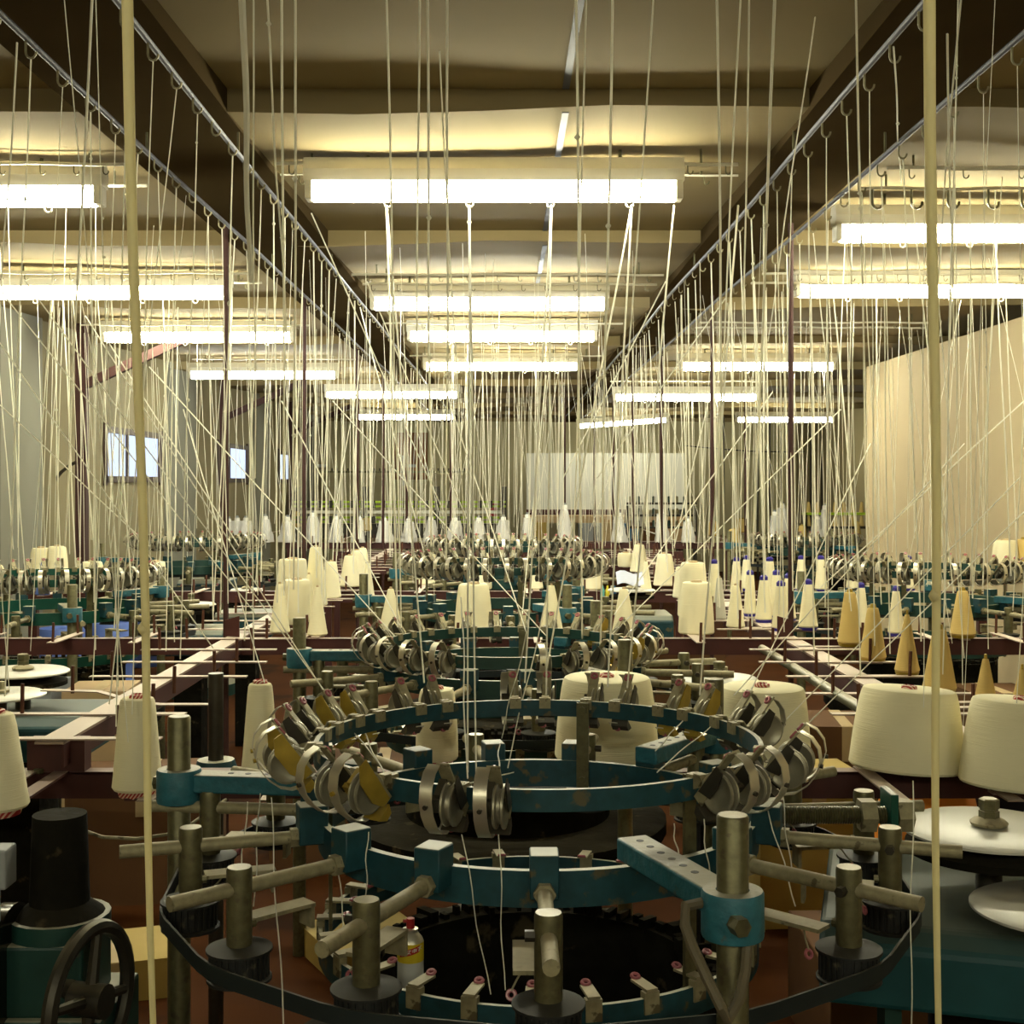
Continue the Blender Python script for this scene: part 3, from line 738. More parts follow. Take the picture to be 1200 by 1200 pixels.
# threaded adjusting rod with green plate beside the nearest machine
t = empty('adjusting_rod', W(905,955,2.33), 'threaded steel rod with nuts through a green plate, right of the nearest machine', 'rod')
mb = MB(); pts = []; rr = []
L = .245
for i in range(110): pts.append((i*L/109,0,0)); rr.append(.0165 if i % 2 else .0145)
mb.tube(pts, rr, 14); mb.build('threaded_rod', STEEL, t, 20)
for x in (.172, .238):
    mb = MB(); mb.cyl((x-.014,0,0),(x+.014,0,0),.031,n=6); mb.build('hex_nut', DUSTY, t, 20)
mb = MB(); mb.box((.213,.0,-.09),(.014,.07,.27)); mb.build('green_plate', GREEN, t, 0, bevel=.002)
mb = MB(); mb.box((-.02,0,-.005),(.05,.06,.075)); mb.build('end_block', TEAL, t, 0, bevel=.002)
mb = MB(); mb.box((.213,.0,-.55),(.03,.05,.66)); mb.build('plate_stand', TEALG, t, 0)

# take-up / pulley drive units
def disc_mb(r, z, tk=.012):
    mb = MB(); mb.lathe([(.02,z-tk),(r*.92,z-tk),(r,z-tk*.8),(r,z-tk*.45),(r*.93,z),(.02,z)], 48); return mb
HOUSE = mat('linty_teal_housing', (.009,.065,.075), .5, 0, .3, 14, .5, (.15,.135,.085))
def drive_unit(px, py, d, r, label, second=(.0,0,.05), base=True, box=(.42,.34), paint=TEAL, rz=0):
    p = W(px, py, d); h = p.z
    t = empty('drive_unit', (p.x, d, 0), label, 'drive unit', 'pulley drive units', rz)
    disc_mb(r, h).build('top_disc', DISC, t)
    mb = MB(); mb.lathe([(.004,h+.003),(.034,h+.003),(.036,h+.008),(.03,h+.013),(.022,h+.016),(.018,h+.018)],24); mb.build('washer', DUSTY, t)
    mb = MB(); mb.lathe([(.0195,h+.016),(.0195,h+.03),(.017,h+.031),(.017,h+.034),(.0195,h+.035),(.0195,h+.052),(.016,h+.054)],6); mb.build('hex_nut', STEEL, t, 20)
    mb = MB(); mb.lathe([(.02,h-.05),(r*.95,h-.05),(r*.95,h-.036),(r*.6,h-.032),(r*.6,h-.013),(.02,h-.012)],40); mb.build('under_disc', LINT, t)
    sx, sy, dh = second
    if dh:
        o = disc_mb(r*.92, 0).build('lower_disc', DISC, t); o.location = (sx, sy, h-dh)
        mb = MB(); mb.lathe([(.03,.003),(.032,.01),(.016,.013),(.016,.035),(.002,.036)],8); o = mb.build('washer', DUSTY, t); o.location = (sx, sy, h-dh)
        mb = MB(); mb.cyl((sx,sy,h-dh-.012),(sx,sy,h-.2),.022); mb.build('spindle', STEELD, t)
    mb = MB(); mb.cyl((0,0,h-.05),(0,0,h-.2),.025); mb.build('spindle', STEELD, t)
    a, b = box; zt = h-.13
    mb = MB(); mb.prism([(-b/2,zt-.14),(b/2,zt-.14),(b/2,zt),(-b/2+.04,zt),(-b/2,zt-.03)], -a/2, a/2); mb.build('housing', paint, t, 0, bevel=.01)
    mb = MB(); mb.box((0,0,(zt-.14)/2),(a*.35,b*.45,zt-.14)); mb.build('column', LINT, t, 0)
    return t
drive_unit(1159,968,2.49,.165,'pale steel disc with big hex nut at the lower right, on a teal housing',(.10,-.22,.075),box=(.62,.56),paint=HOUSE,rz=-.28)
drive_unit(843,794,4.25,.128,'pale disc with hex nut behind the ring, right of the second machine',(.05,.22,.03))
drive_unit(740,690,7.0,.13,'pale discs on a teal housing right of the third machine',(.02,-.33,-.0))
drive_unit(27,785,4.3,.15,'two stacked pale discs with nuts at the left edge',(.06,-.35,.02),box=(.5,.4),paint=HOUSE)
drive_unit(224,707,7.05,.135,'pale discs on a teal housing left of the left creel bar',(.0,-.3,.0))
drive_unit(243,660,10.5,.11,'small pale discs far at left behind the maroon post',(0,0,0))
t = drive_unit(290,690,7.6,.10,'teal housing with small disc behind the left cluster of cones',(0,0,0),box=(.34,.3))

# dark motor unit with handwheel, lower left
o0 = W(70,1090,2.2)
t = empty('motor_unit', (o0.x, 2.2, 0), 'dark green motor stand with spoked handwheel in the lower left corner', 'motor')
mb = MB(); mb.lathe([(.075,o0.z+.03),(.05,o0.z+.05),(.045,o0.z+.2)],20); mb.build('column', LINT, t)
mb = MB(); mb.lathe([(.085,o0.z-.0),(.085,o0.z+.03)],20); mb.build('flange', TEALG, t)
mb = MB(); mb.box((0,0,o0.z-.06),(.13,.16,.12)); mb.box((0,.02,(o0.z-.12)/2),(.2,.22,o0.z-.12)); mb.build('motor_stand', TEALG, t, 0, bevel=.006)
mb = MB(); mb.cyl((-.30,-.05,o0.z-.04),(-.085,-.05,o0.z-.04),.085,n=28); mb.cyl((-.085,-.05,o0.z-.04),(-.06,-.05,o0.z-.04),.10,n=28); mb.build('motor_drum', mat('black_gloss', (.02,.018,.012), .18, .6), t)
mb = MB(); c = Vector((.085,-.10,o0.z-.08)); ax = Vector((1,-.25,0)).normalized()
mb.torus(c, .115, .013, ax, 36, 8); mb.build('handwheel', STEELD, t)
mb = MB(); x = ax.orthogonal().normalized(); y = ax.cross(x)
for k in range(4):
    a = k*PI/2+.6; mb.cyl(c, c+(x*math.cos(a)+y*math.sin(a))*.112, .012, .008, n=8)
mb.cyl(c-ax*.03, c+ax*.03, .028, n=14); mb.cyl((0,-.05,o0.z-.06), c, .018); mb.build('wheel_spokes', STEELD, t)
t = tag(MB().build('x', STEEL), 'x', 'x') if False else None
p = W(-8,1015,2.1); mb = MB(); mb.box((0,0,0),(.06,.05,.065)); mb.box((0,0,-.45),(.02,.02,.86))
o = mb.build('switch_box', GREYBOX, None, 0, bevel=.004); o.location = p; tag(o, 'small grey switch box at the left edge below the cut-off cone', 'switch box')
# cable drooping from the left
mb = MB(); a = W(68,957,2.55); pts = [W(66,955,2.55), W(95,972,2.55), W(120,981,2.55), W(160,983,2.55), W(195,978,2.55), W(225,965,2.6), W(265,937,2.7)]
mb.tube(pts, .0035, 6); tag(mb.build('cable', DUSTY), 'thin grey cable sagging between the cut-off cone and the left machine post', 'cable')
mb = MB(); pts = [W(835,1055,1.72),W(803,1062,1.69),W(803,1085,1.68),W(812,1110,1.66),W(828,1145,1.64),W(846,1182,1.62),W(852,1196,1.62),W(866,1172,1.64),W(873,1140,1.67),W(876,1100,1.69)]
mb.tube(pts, .0075, 8); tag(mb.build('cable', mat('grey_cable', (.12,.10,.06), .6)), 'thick grey cable looped down around the front machine post', 'cable')

# ================================================================ spray can and loose things
p = W(481,1128,2.28); p.z = EYE-1.08
zt = W(481,1068,2.28).z
H = zt-p.z
t = empty('spray_can', p, 'white and yellow spray can with red nozzle inside the nearest machine', 'spray can')
r = .0235
mb = MB(); mb.mi = 0; mb.lathe([(r*.95,0),(r,.004),(r,H-.085)],28); mb.mi = 1; mb.lathe([(r+.0003,H-.085),(r+.0003,H-.052)],28,cap=False)
mb.mi = 2; mb.lathe([(r,H-.052),(r*.9,H-.046),(r*.55,H-.036),(r*.58,H-.03),(.003,H-.028)],28)
mb.build('can_body', [mat('white_label', (.62,.62,.58), .45), mat('yellow_label', (.75,.58,.03), .45), SHINY], t)
mb = MB(); 
for i in range(9):
    a0 = -PI/2-.8+i*.178; a1 = a0+.178
    def q(a, z): return ((r+.0008)*math.cos(a), (r+.0008)*math.sin(a), z)
    z0 = H-.0755+i*.0011; mb.add([q(a0,z0),q(a1,z0+.0011),q(a1,z0+.0126),q(a0,z0+.0115)],[(0,1,2,3)])
mb.build('red_banner', RED, t, 0)
mb = MB()
def stroke(ch, segs):
    for (x0,z0,x1,z1) in segs:
        A = []
        for (xx, zz) in ((x0,z0),(x1,z1)):
            s = -.0165+ch*.0105+xx*.0082; a = -PI/2+s/r; z = H-.0755+(.8+s/r)/.178*.0011+.0022+zz*.0075
            A.append(((r+.0013)*math.cos(a), (r+.0013)*math.sin(a), z))
        mb.cyl(A[0], A[1], .0007, n=5)
stroke(0, [(0,.8,1,.8),(.5,1,.4,0),(.2,.5,.9,.5),(.9,.5,.8,.05)])
stroke(1, [(0,.9,1,.9),(1,.9,.3,.1),(.3,.5,1,.1)])
stroke(2, [(0,.75,1,.75),(.5,1,.5,.1),(0,.4,1,.4),(.9,.75,.9,.2)])
stroke(3, [(0,.85,1,.85),(.5,.85,.2,.0),(.6,.5,1,.1)])
mb.build('banner_lettering', mat('pale_lettering', (.75,.7,.62), .5), t)
mb = MB(); mb.cyl((0,0,H-.03),(0,0,H-.012),.0075,n=10); mb.cyl((0,0,H-.017),(-.012,-.006,H-.015),.003,n=8); mb.build('nozzle', RED, t)

def carton(px, pyb, d, w, dp, h, label, m=CARD, rz=0, open_=False, z=0.0, name='carton', cat='box'):
    p = W(px, pyb, d)
    t = empty(name, (p.x, d, z), label, cat, None, rz)
    mb = MB(); mb.box((0,0,h/2),(w,dp,h)); mb.build('box_body', m, t, 0)
    mb = MB(); mb.box((0,0,h+.001),(.05,dp,.002)); mb.box((0,-dp/2-.001,h*.86),(.05,.002,h*.28)); mb.build('tape', AMBER, t, 0)
    return t
carton(938,1065,4.66,.42,.4,.50,'yellow cardboard carton on the floor behind the threaded rod',CARD,.1)
carton(855,1060,4.95,.16,.25,.36,'brown carton beside the yellow one at the back of the nearest machine',CARDB,-.2)
carton(175,1000,4.9,.55,.4,.45,'brown carton on the floor at left under the pale bar',CARDB,.15)
carton(130,1035,3.95,.34,.3,.12,'flat yellow carton on the floor behind the left machine post',CARD,.3)
carton(425,1110,4.2,.34,.3,.09,'flat yellow carton on the floor inside the nearest ring',CARD,.5)
carton(985,870,5.6,.55,.4,.52,'brown carton behind the large package right of the ring',CARDB,-.1)
carton(790,740,7.4,.5,.4,.62,'brown carton beyond the teal housing of the third machine',CARDB,.1)
carton(120,800,5.36,.26,.3,.70,'tan ply case under the left second beam',TAN,.1)
carton(22,790,5.36,.36,.26,.72,'grey case under the left second beam, left of the tan one',GREYBOX,.0)
carton(655,965,5.45,.5,.4,.42,'dark brown carton behind the nearest machine in the middle',CARDB,.2)
carton(450,860,5.36,.9,.4,.40,'long dark brown carton behind the nearest machine at left',CARDB,.05)
carton(1165,790,5.8,.3,.3,.62,'brown carton beneath the straw cone standing apart',CARDB,.05)
mb = MB(); mb.cyl(W(893,760,5.0), W(1012,832,3.45), .016, n=12); tag(mb.build('grey_pipe', STEEL), 'grey round pipe slanting beneath the right creel bar', 'pipe')
p = W(253,890,3.5); t = empty('pipe_post', (p.x,3.5,0), 'grey vertical pipe with blue flange between left cone and the second ring', 'post')
mb = MB(); mb.cyl((0,0,0),(0,0,EYE-.52),.021,n=14); mb.build('pipe', STEELD, t)
mb = MB(); mb.lathe([(.03,p.z-.07),(.055,p.z-.07),(.06,p.z-.03),(.05,p.z),(.03,p.z)],18); mb.build('flange', TEAL, t)
# cloth heaps, bag, papers
def heap(px, d, w, dp, h, z, m, name, label, cat, seed=1):
    p = W(px, 600, d); rr = random.Random(seed); mb = MB(); n = 20; vs = []; fs = []; K = 8
    for k in range(K+1):
        q = k/K; rad = math.cos(q*PI/2)**.6
        for j in range(n):
            a = 2*PI*j/n; s = 1+.16*math.sin(3*a+seed)+.07*rr.uniform(-1,1)
            vs.append((math.cos(a)*w/2*rad*s, math.sin(a)*dp/2*rad*s, h*math.sin(q*PI/2)*(1+.06*rr.uniform(-1,1))))
    fs = [(k*n+j, k*n+(j+1) % n, (k+1)*n+(j+1) % n, (k+1)*n+j) for k in range(K) for j in range(n)]+[tuple(reversed(range(n)))]
    mb.add(vs, fs); o = mb.build(name, m, None, 70); o.location = (p.x, d, z); return tag(o, label, cat)
heap(1082,3.4,.32,.3,.54,.30,ORANGE,'plastic_bag','bright orange plastic bag under the tilted package at right','bag',3)
heap(1150,3.6,.34,.3,.56,.28,NAVY,'cloth_heap','dark navy cloth heap beside the orange bag','cloth',5)
mb = MB(); mb.box((1.13,3.5,.15),(.62,.5,.3)); tag(mb.build('low_crate', CARDB, None, 0, bevel=.006), 'low brown crate carrying the orange bag and navy cloth', 'crate')
mb = MB(); mb.box((.04,3.9,.1),(.6,.35,.2)); 
tag(mb.build('floor_crate', TEALG, None, 0, bevel=.006), 'low dark green crate on the floor behind the nearest machine', 'crate')
mb = MB(); p = W(738,678,6.75); mb.M = Matrix.Translation(p) @ Matrix.Rotation(.5,4,'X'); 
n = 6; mb.add([(-.07+.14*i/n, yy, .012*math.sin(i*1.1)+zz) for zz in (0,.003) for yy in (-.06,.06) for i in range(n+1)],
   [(i,i+1,n+2+i,n+1+i) for i in range(n)]+[(2*n+2+i,3*n+3+i,3*n+4+i,2*n+3+i) for i in range(n)])
tag(mb.build('paper_sheet', PAPER), 'pale bluish paper lying on the discs of the third machine', 'paper')
# blue barrels glimpsed behind the left machines
for px, py, d, w, h, lab in ((130,700,8.6,.3,.62,'blue plastic drum behind the left ring machine, right one'),(72,700,8.4,.3,.6,'blue plastic drum behind the left ring machine, left one'),(165,655,10.9,.4,.86,'blue plastic drum farthest back at left below the window')):
    p = W(px,py,d); mb = MB(); mb.lathe([(w*.47,0),(w*.5,.02),(w*.5,h*.33),(w*.52,h*.35),(w*.5,h*.37),(w*.5,h*.66),(w*.52,h*.68),(w*.5,h*.7),(w*.5,h-.02),(w*.46,h),(w*.44,h-.02)],28)
    o = mb.build('plastic_drum', CHALK); o.location = (p.x,d,0); tag(o, lab, 'drum')
# small bright bottles on the third row
for i, (px, col, m) in enumerate(((706,'pale teal',mat('teal_bottle',(.15,.5,.5),.4)),(712,'yellow',mat('yellow_bottle',(.75,.62,.05),.4)),(717,'white',WHITEM),(720,'blue',BLUETIN))):
    p = W(px,664,7.14); mb = MB(); mb.lathe([(.011,0),(.012,.004),(.012,.05),(.006,.06),(.006,.072),(.001,.073)],12); o = mb.build('bottle', m); o.location = (p.x, 7.14, ZB-.027+.002); tag(o, '%s little bottle in a row beneath the far posts, right of middle' % col, 'bottle', 'little bottles right of the third machine')

# ================================================================ far wall things
YW = YF-.02
def flat(name, px0, px1, py0, py1, d, m, label, cat, tk=.04):
    a = W(px0,py0,d); b = W(px1,py1,d); mb = MB(); mb.box((0,0,0),(b.x-a.x,tk,a.z-b.z)); o = mb.build(name, m, None, 0)
    o.location = ((a.x+b.x)/2, d, (a.z+b.z)/2); return tag(o, label, cat)
flat('wall_board', 460,501,507,562,YW-.04,WOOD,'brown wooden board on the back wall left of the middle','board',.06)
def child_box(nm, t, c, d, m): mb = MB(); mb.box(c, d); return mb.build(nm, m, t, 0)
a = W(617,531,20.3); b = W(802,597,20.3); cx = (a.x+b.x)/2; wd = b.x-a.x
t = empty('partition_sheet', (cx,20.3,0), 'wide pale grey sheet standing before the back wall', 'sheet')
child_box('sheet', t, (0,0,(a.z+b.z)/2), (wd,.05,a.z-b.z), SHEET); c = W(745,603,20.2)
child_box('base_board', t, (-.38,-.06,b.z-.05), (wd*.7,.08,.10), MAROON)
for x in (-wd/2+.05, wd/2-.05): child_box('leg', t, (x,0,b.z/2), (.06,.05,b.z), STEELD)
a = W(612,604,19.0); b = W(800,612,19.0); cx = (a.x+b.x)/2; wd = b.x-a.x; zs = EYE-67/F*18.75
t = empty('workbench', (cx,19.0,0), 'pale tan bench in front of the sheet with a row of bins beneath', 'bench')
child_box('bench_top', t, (0,0,(a.z+b.z)/2), (wd,.6,a.z-b.z), TAN); child_box('shelf', t, (0,-.2,zs-.02), (wd,.9,.03), MAROON)
for x in (-wd/2+.04, wd/2-.04): child_box('leg', t, (x,.1,b.z/2), (.06,.3,b.z), MAROON)
flat('red_sign', 574,582,590,608,YW-.02,RED,'small upright red sign left of the pale sheet','sign',.03)
for k,(a,b) in enumerate(((617,640),(678,706),(706,722),(722,748),(752,770),(776,800))):
    flat('storage_bin', a,b,612+(k%2),633.3,18.75,(CARD,GREYBOX,AMBER,BLUETIN,CARDB,TAN)[k],'%s storage bin under the pale tan bench' % ('yellow','grey','amber','blue','brown','tan')[k],'bin',.28)
# lime bars of the far winding machine
t = empty('winding_machine', (W(470,590,18).x, 18, 0), 'long winding machine with two tiers of lime bars before the back wall', 'machine')
def tier(py, m, nm, dy, th):
    a = W(355,py,18); b = W(600,py,18); L = b.x-a.x
    mb = MB(); mb.box((0,dy,a.z),(L,.06,th)); mb.build(nm, m, t, 0)
for py in (588,593,606,611): tier(py, LIME, 'lime_bar', -.2, .028)
for k in range(20):
    mb = MB(); x = -1.4+k*.148
    for py in (590.5, 608.5): mb.box((x,-.24,W(0,py,18).z),(.05,.1,.10))
    mb.build('winding_head', STEELD, t, 0)
tier(600, WHITEM, 'shelf', 0, .04); tier(622, STEELD, 'lower_shelf', 0, .2)
for x in (-1.45,-.5,.5,1.45): mb = MB(); mb.box((x,.05,.75),(.07,.3,1.5)); mb.build('upright', STEELD, t, 0)
# hook rail on the back wall
t = empty('hook_rail', (W(455,553,21).x, 21.0, W(0,553,21).z), 'horizontal grey bar with pegs before the brown board on the back wall', 'rail')
mb = MB(); mb.box((0,0,0),(2.6,.04,.035)); mb.build('rail_bar', STEEL, t, 0)
for k in range(30):
    mb = MB(); mb.cyl((-1.27+k*.087,0,.0),(-1.27+k*.087,0,.06),.012,n=6); mb.build('peg', STEELD, t)
for x in (-1.2, .25):
    mb = MB(); mb.box((x,0,.02),(.04,.05,.5)); mb.box((x+.1,0,.1),(.2,.04,.05)); mb.build('clamp', CHALK if False else GREYBOX, t, 0)
for x in (-1.25,1.25): mb = MB(); mb.cyl((x,0,0),(x,1.3,0),.015,n=6); mb.build('wall_bracket', STEEL, t)
# racks far right
t = empty('bobbin_rack', (W(775,600,17.5).x, 17.5, 0), 'dark bobbin rack standing in front of the pale sheet on the right', 'rack')
for py in (590, 604, 618):
    mb = MB(); mb.box((0,0,W(0,py,17.5).z),(.95,.1,.03)); mb.build('rack_shelf', STEELD, t, 0)
    for k in range(9):
        mb = MB(); z = W(0,py,17.5).z; mb.lathe([(.02,z+.015),(.02,z+.09),(.012,z+.1)],8,(-.42+k*.105,0,0)); mb.build('bobbin', TEALG if k % 2 else DUSTY, t)
for x in (-.46,.46): mb = MB(); mb.box((x,0,.62),(.04,.1,1.24)); mb.build('upright', STEELD, t, 0)
t = empty('bobbin_rack', (W(985,600,15.2).x, 15.2, 0), 'bobbin rack with lime bar beside the end of the cream partition', 'rack')
for py in (602, 618):
    mb = MB(); mb.box((0,0,W(0,py,15.2).z),(.9,.1,.03)); mb.build('rack_shelf', LIME if py == 602 else STEELD, t, 0)
    for k in range(8):
        mb = MB(); z = W(0,py,15.2).z; mb.lathe([(.03,z+.015),(.015,z+.13),(.01,z+.14)],8,(-.38+k*.105,0,0)); mb.build('bobbin', STRAW, t)
for x in (-.43,.43): mb = MB(); mb.box((x,0,.6),(.04,.1,1.2)); mb.build('upright', STEELD, t, 0)
# wires and bare posts by the greenish wall
for k, px in enumerate((888,902,915,950,963,848)):
    d = 20.5; p = W(px,500,d); mb = MB(); mb.cyl((0,0,0),(0,0,EYE+1.06),.018,n=6); o = mb.build('wall_pipe', STEELD); o.location = (p.x,d,0)
    tag(o, 'thin dark vertical pipe before the greenish back wall', 'pipe', 'vertical pipes on the back wall')
mb = MB(); mb.tube([W(802+i*15, 522+6*math.sin(i/14*PI)+i*.2, 21.8) for i in range(15)], .012, 5); tag(mb.build('wall_cable', STEELD), 'dark cable slung across the greenish back wall', 'cable')
mb = MB(); mb.tube([W(155+i*6, 560+4*math.sin(i)-i*1.6, 9.0) for i in range(1,2)]+[W(64,562,9.2),W(72,552,9.1),W(82,545,9.1),W(90,541,9.2)], .012, 5); 
mb = MB(); mb.tube([W(64,563,8.9),W(72,553,8.9),W(82,545,8.9),W(90,541,8.9)], .012, 5); tag(mb.build('wall_hook', STEELD), 'dark curved bracket on the left post below the brace', 'bracket')

# ================================================================ yarn strands
NY = 0
def strand_mb(mb, p0, p1, r0, r1=None, wav=.0, knots=0, n=5, seg=9, sag=0):
    p0 = Vector(p0); p1 = Vector(p1); r1 = r0 if r1 is None else r1
    ph = R.uniform(0,6); pts = []; rr = []
    for i in range(seg+1):
        q = i/seg; p = p0.lerp(p1, q)
        p.x += wav*math.sin(q*7+ph)*math.sin(q*PI); p.z -= sag*math.sin(q*PI)
        pts.append(p); rr.append(r0+(r1-r0)*q)
    mb.tube(pts, rr, n)
    for k in range(knots):
        q = R.uniform(.05,.6); c = p0.lerp(p1, q); rk = (r0+(r1-r0)*q)*(.62 if r0 > .004 else 1)
        d = (p1-p0).normalized(); mb.tube([c-d*rk*3, c-d*rk*1.2, c, c+d*rk*1.2, c+d*rk*3], [rk*.6, rk*1.8, rk*2.3, rk*1.8, rk*.6], 6)
def strand(p0, p1, r, label, group, m=YARN, r1=None, wav=.002, knots=0, n=5, sag=0, seg=9):
    global NY; NY += 1
    mb = MB(); strand_mb(mb, p0, p1, r, r1, wav, knots, n, seg, sag); o = mb.build('yarn_strand', m, None, 60)
    return tag(o, label, 'yarn', group)
def rpx(w, d): return w*d/F/2
# two thick strands close to the camera
strand(W(149,-12,1.25), W(180,1215,1.5), rpx(14,1.25), 'thick pale strand nearest the camera on the left, running top to bottom', None, YARNY, rpx(7.5,1.5), .003, 1, 8)
strand(W(1089,-12,1.25), W(1100,1215,1.5), rpx(15,1.25), 'thick pale strand nearest the camera on the right, running top to bottom', None, YARNY, rpx(7.5,1.5), .003, 1, 8)
CEN = [ # x0,y0,x1,y1,d0,d1,width,knots
 (453,-5,470,735,2.6,4.4,3,1),(492,-5,487,620,2.4,5.0,3,0),(501,-5,505,640,2.3,4.6,3.5,2),(524,-5,523,655,2.3,4.5,3.5,1),(515,60,545,640,2.6,5.2,2,0),
 (675,-5,682,748,2.5,4.5,3.5,1),(687,-5,672,660,2.6,5.5,2.5,0),(718,-5,703,775,2.5,4.3,3.5,1),(766,-5,716,720,2.5,4.8,2.5,0),
 (840,-5,849,690,2.4,4.8,3.5,0),(868,-5,836,640,2.6,5.6,2.5,0),(878,-5,867,655,2.6,5.6,2.5,0),(908,-5,882,660,2.3,5.2,4,1),(1003,0,1016,640,2.6,5.8,3,3),
 (283,-5,294,330,1.7,2.4,9,0),(297,-5,299,560,2.2,4.0,2.5,0),(313,-5,336,400,2.2,3.2,3,1),(330,-5,333,690,2.3,4.6,3.5,1),(346,-5,344,690,2.2,4.6,3.5,2),
 (108,-5,76,640,2.2,5.0,3.5,0),(20,50,-2,400,2.4,3.4,2.5,0),
 (1047,55,1056,215,2.7,4.4,2.5,1),(1110,40,1118,430,2.6,4.6,3,0),(1126,0,1090,420,2.3,3.6,2.5,0),
 (958,0,900,400,3.0,4.5,2,0)]
for (x0,y0,x1,y1,d0,d1,w,k) in CEN:
    strand(W(x0,y0,d0), W(x1,y1,d1), rpx(w,d0), 'cream strand entering from the top edge of the picture', 'strands entering from the top edge', YARN, rpx(w*.62,d1), .003, k)
# from the hooks over the largest lamp down to the nearest machine
for px, x1, y1, d1 in ((453,466,735,4.2),(453,497,800,3.0),(550,548,905,1.95),(550,558,910,1.95),(646,640,815,2.7),(646,615,800,2.75),(740,712,805,2.7),(740,640,785,3.2),(790,735,806,2.7),(865,820,815,2.6)):
    strand(W(px,241,4.25), W(x1,y1,d1), rpx(2.6,4.25), 'cream strand hanging below the largest lamp', 'strands below the largest lamp', YARN, rpx(2.2,d1), .002, 1 if R.random() < .5 else 0)
# along the long rails
CNT = 0
for i, (x, y, z) in enumerate(RAILHOOKS):
    if y < 2.2 or R.random() < (.16 if y < 7 else .55): continue
    s = -1 if x < 0 else 1
    tx = x+s*.02+R.gauss(0,.035); ty = y+R.gauss(0,.10)
    if R.random() < .10: tx = x+R.uniform(-.45,.45); ty = y+R.uniform(-.4,.4)
    ty = max(ty, 2.7)
    side = 'left' if s < 0 else 'right'
    strand((x,y,z), (tx, ty, EYE-R.uniform(.38,.56)), rpx(1.5, min(y,6.5))*R.uniform(.6,1.25), 'cream strand hanging from the long conduits under the %s ceiling beam' % side, 'strands from the %s ceiling conduits' % side, YARN, None, .003, R.choice((0,0,1,2)) if y < 7 else 0)
    CNT += 1
for i in range(58):
    s_ = -1 if i % 2 else 1; y = R.choice((4.17, 4.45, 6.3, 6.5, 8.3)) if i % 3 else R.uniform(3.4, 7.5)
    x = s_*R.uniform(1.3, 2.75 if y > 5 else 2.2)
    side = 'left' if s_ < 0 else 'right'
    strand((x,y,EYE+R.uniform(.95,1.02)), (x+R.gauss(0,.05), y+R.gauss(0,.1), EYE-R.uniform(.30,.5)), rpx(1.5, min(y,6.5))*R.uniform(.65,1.25), 'cream strand hanging among the lamps of the %s row' % side, 'strands among the %s lamps' % side, YARN, None, .003, R.choice((0,0,1)))
# diagonals running down to the machines
DIA = [(-5,395,250,760,3.2,3.0),(-5,470,175,640,3.3,4.2),(0,340,300,720,3.3,3.2),(30,330,395,830,3.6,2.75),(100,370,386,820,4.2,2.72),(175,430,462,745,5.0,4.3),(120,390,280,640,5.0,5.2),
       (215,480,310,800,5.0,2.8),(390,470,640,745,6.5,4.4),(330,470,470,735,6.5,4.4),(520,450,617,742,6.0,4.5),(640,440,612,720,6.0,4.6),
       (830,470,790,640,6,6),(1020,520,870,830,5.0,2.7),(1130,520,860,815,4.5,2.72),(1195,560,905,860,4.2,2.6),(1200,470,960,690,5.0,5.2),(985,480,700,760,5.2,4.4),(905,460,720,720,6.2,4.8),
       (1200,600,945,850,4.2,2.6),(850,350,700,560,5,7),(780,330,660,560,5.5,7),(430,330,560,640,5.5,7),(365,250,520,600,5,7)]
for (x0,y0,x1,y1,d0,d1) in DIA:
    strand(W(x0,y0,d0), W(x1,y1,d1), rpx(1.6,d0), 'pale strand running slantwise down to a knitting machine', 'slanting strands', YARN, rpx(1.4,d1), .002)
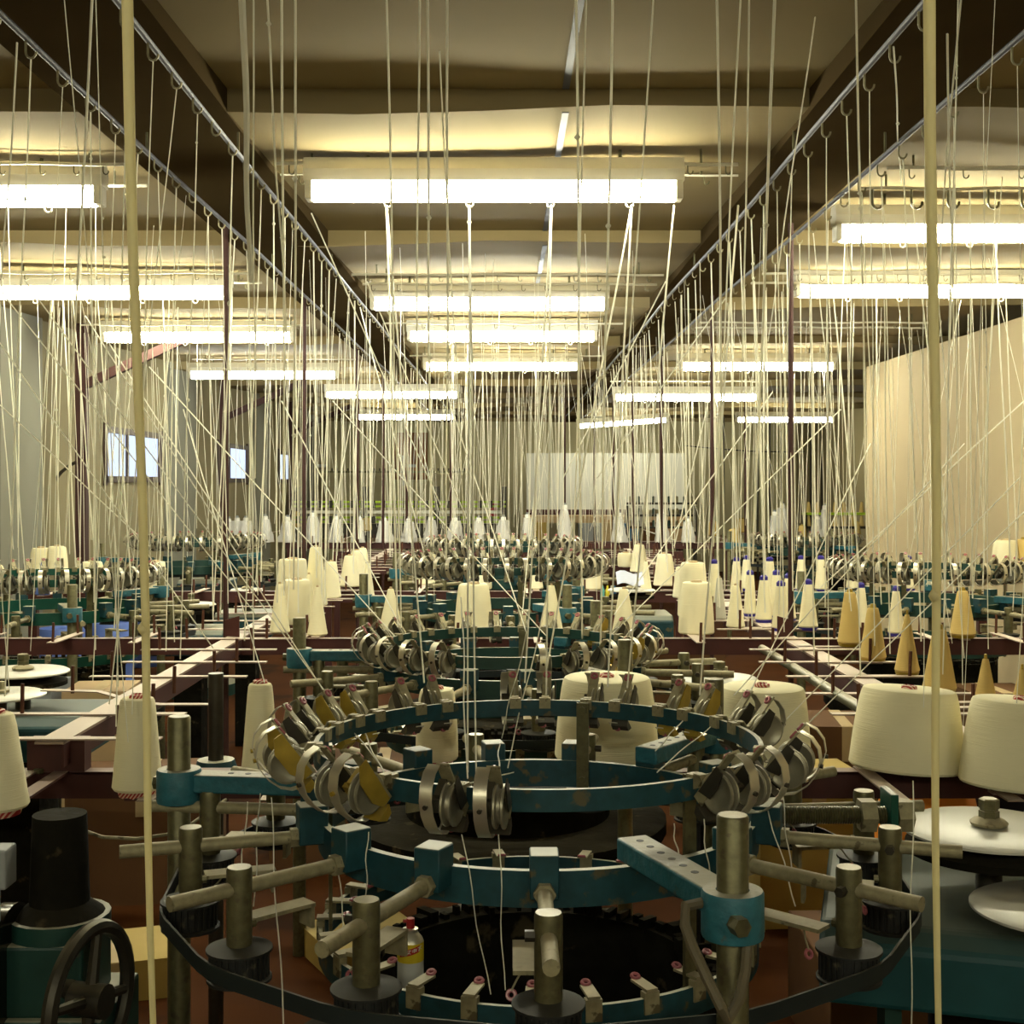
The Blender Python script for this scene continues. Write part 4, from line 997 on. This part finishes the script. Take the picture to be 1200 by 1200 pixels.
# fine threads inside the nearest machine
FINE = [(617,740,588,865,2.0,2.7),(540,700,548,912,2.7,1.92),(586,870,583,912,2.7,1.92),(602,905,540,920,2.7,1.92),(640,700,595,900,2.9,2.68),(541,978,575,1165,1.9,1.97),(584,978,592,1160,1.9,1.97),
        (390,968,403,1092,2.1,2.0),(432,975,428,1052,2.05,2.0),(318,935,332,1200,2.25,1.7),(290,940,281,1050,2.3,2.1),(305,930,297,1062,2.3,2.1),(790,965,795,1010,1.95,1.9),(825,960,832,1040,1.98,1.9),(915,920,928,1020,2.3,2.1),(900,950,932,1062,2.2,2.0),
        (768,880,800,845,2.5,2.6),(770,905,840,845,2.1,2.6),(390,830,445,895,2.75,2.3),(420,845,450,905,2.7,2.2),(1070,915,1068,1205,2.0,1.8)]
for (x0,y0,x1,y1,d0,d1) in FINE:
    strand(W(x0,y0,d0), W(x1,y1,d1), rpx(1.5,d0), 'fine white thread running through the nearest knitting machine', 'threads in the nearest machine', YARN, None, .003)
print('strands', NY)
# uncountable fine threads in the depth of the hall
mb = MB()
for k in range(380):
    y = 4.4+10.5*R.random(); s = R.choice((-1,1)); x = R.choice((s*R.uniform(.78,1.2), s*R.uniform(1.2,2.8), s*R.uniform(1.2,2.8), R.uniform(-.62,.62)))
    r = rpx(R.uniform(.4,.85), y); g = .035 if R.random() < .8 else .16
    strand_mb(mb, (x,y,EYE+R.uniform(.9,1.03)), (x+R.gauss(0,g), y+R.gauss(0,g), EYE-R.uniform(.3,.56)), r, None, .003, 0, 3, 3)
o = mb.build('thread_veil', YARN, None, 60); tag(o, 'veil of fine pale threads hanging in the depth of the hall', 'yarn', None, 'stuff')

# ================================================================ camera, world, view
cam = bpy.data.cameras.new('camera'); co = bpy.data.objects.new('camera', cam); COL.objects.link(co)
co.location = (0,0,EYE); co.rotation_euler = (PI/2,0,0); cam.sensor_width = 36; cam.lens = F/1200*36
cam.shift_x = (600-VX)/1200; cam.shift_y = (VY-600)/1200; cam.clip_start = .05
sc.camera = co
w = bpy.data.worlds.new('world'); sc.world = w; w.use_nodes = True
w.node_tree.nodes['Background'].inputs[0].default_value = (.5,.6,.8,1); w.node_tree.nodes['Background'].inputs[1].default_value = .05
vs = sc.view_settings; vs.view_transform = 'Standard'; vs.look = 'None'; vs.gamma = 1; vs.use_curve_mapping = False; vs.exposure = 0.9
sc.cycles.use_denoising = True
try: sc.cycles.denoiser = 'OPENIMAGEDENOISE'
except Exception: pass
sc.cycles.max_bounces = 6; sc.cycles.diffuse_bounces = 4; sc.cycles.transparent_max_bounces = 12
sc.cycles.sample_clamp_indirect = 6; sc.cycles.caustics_reflective = False
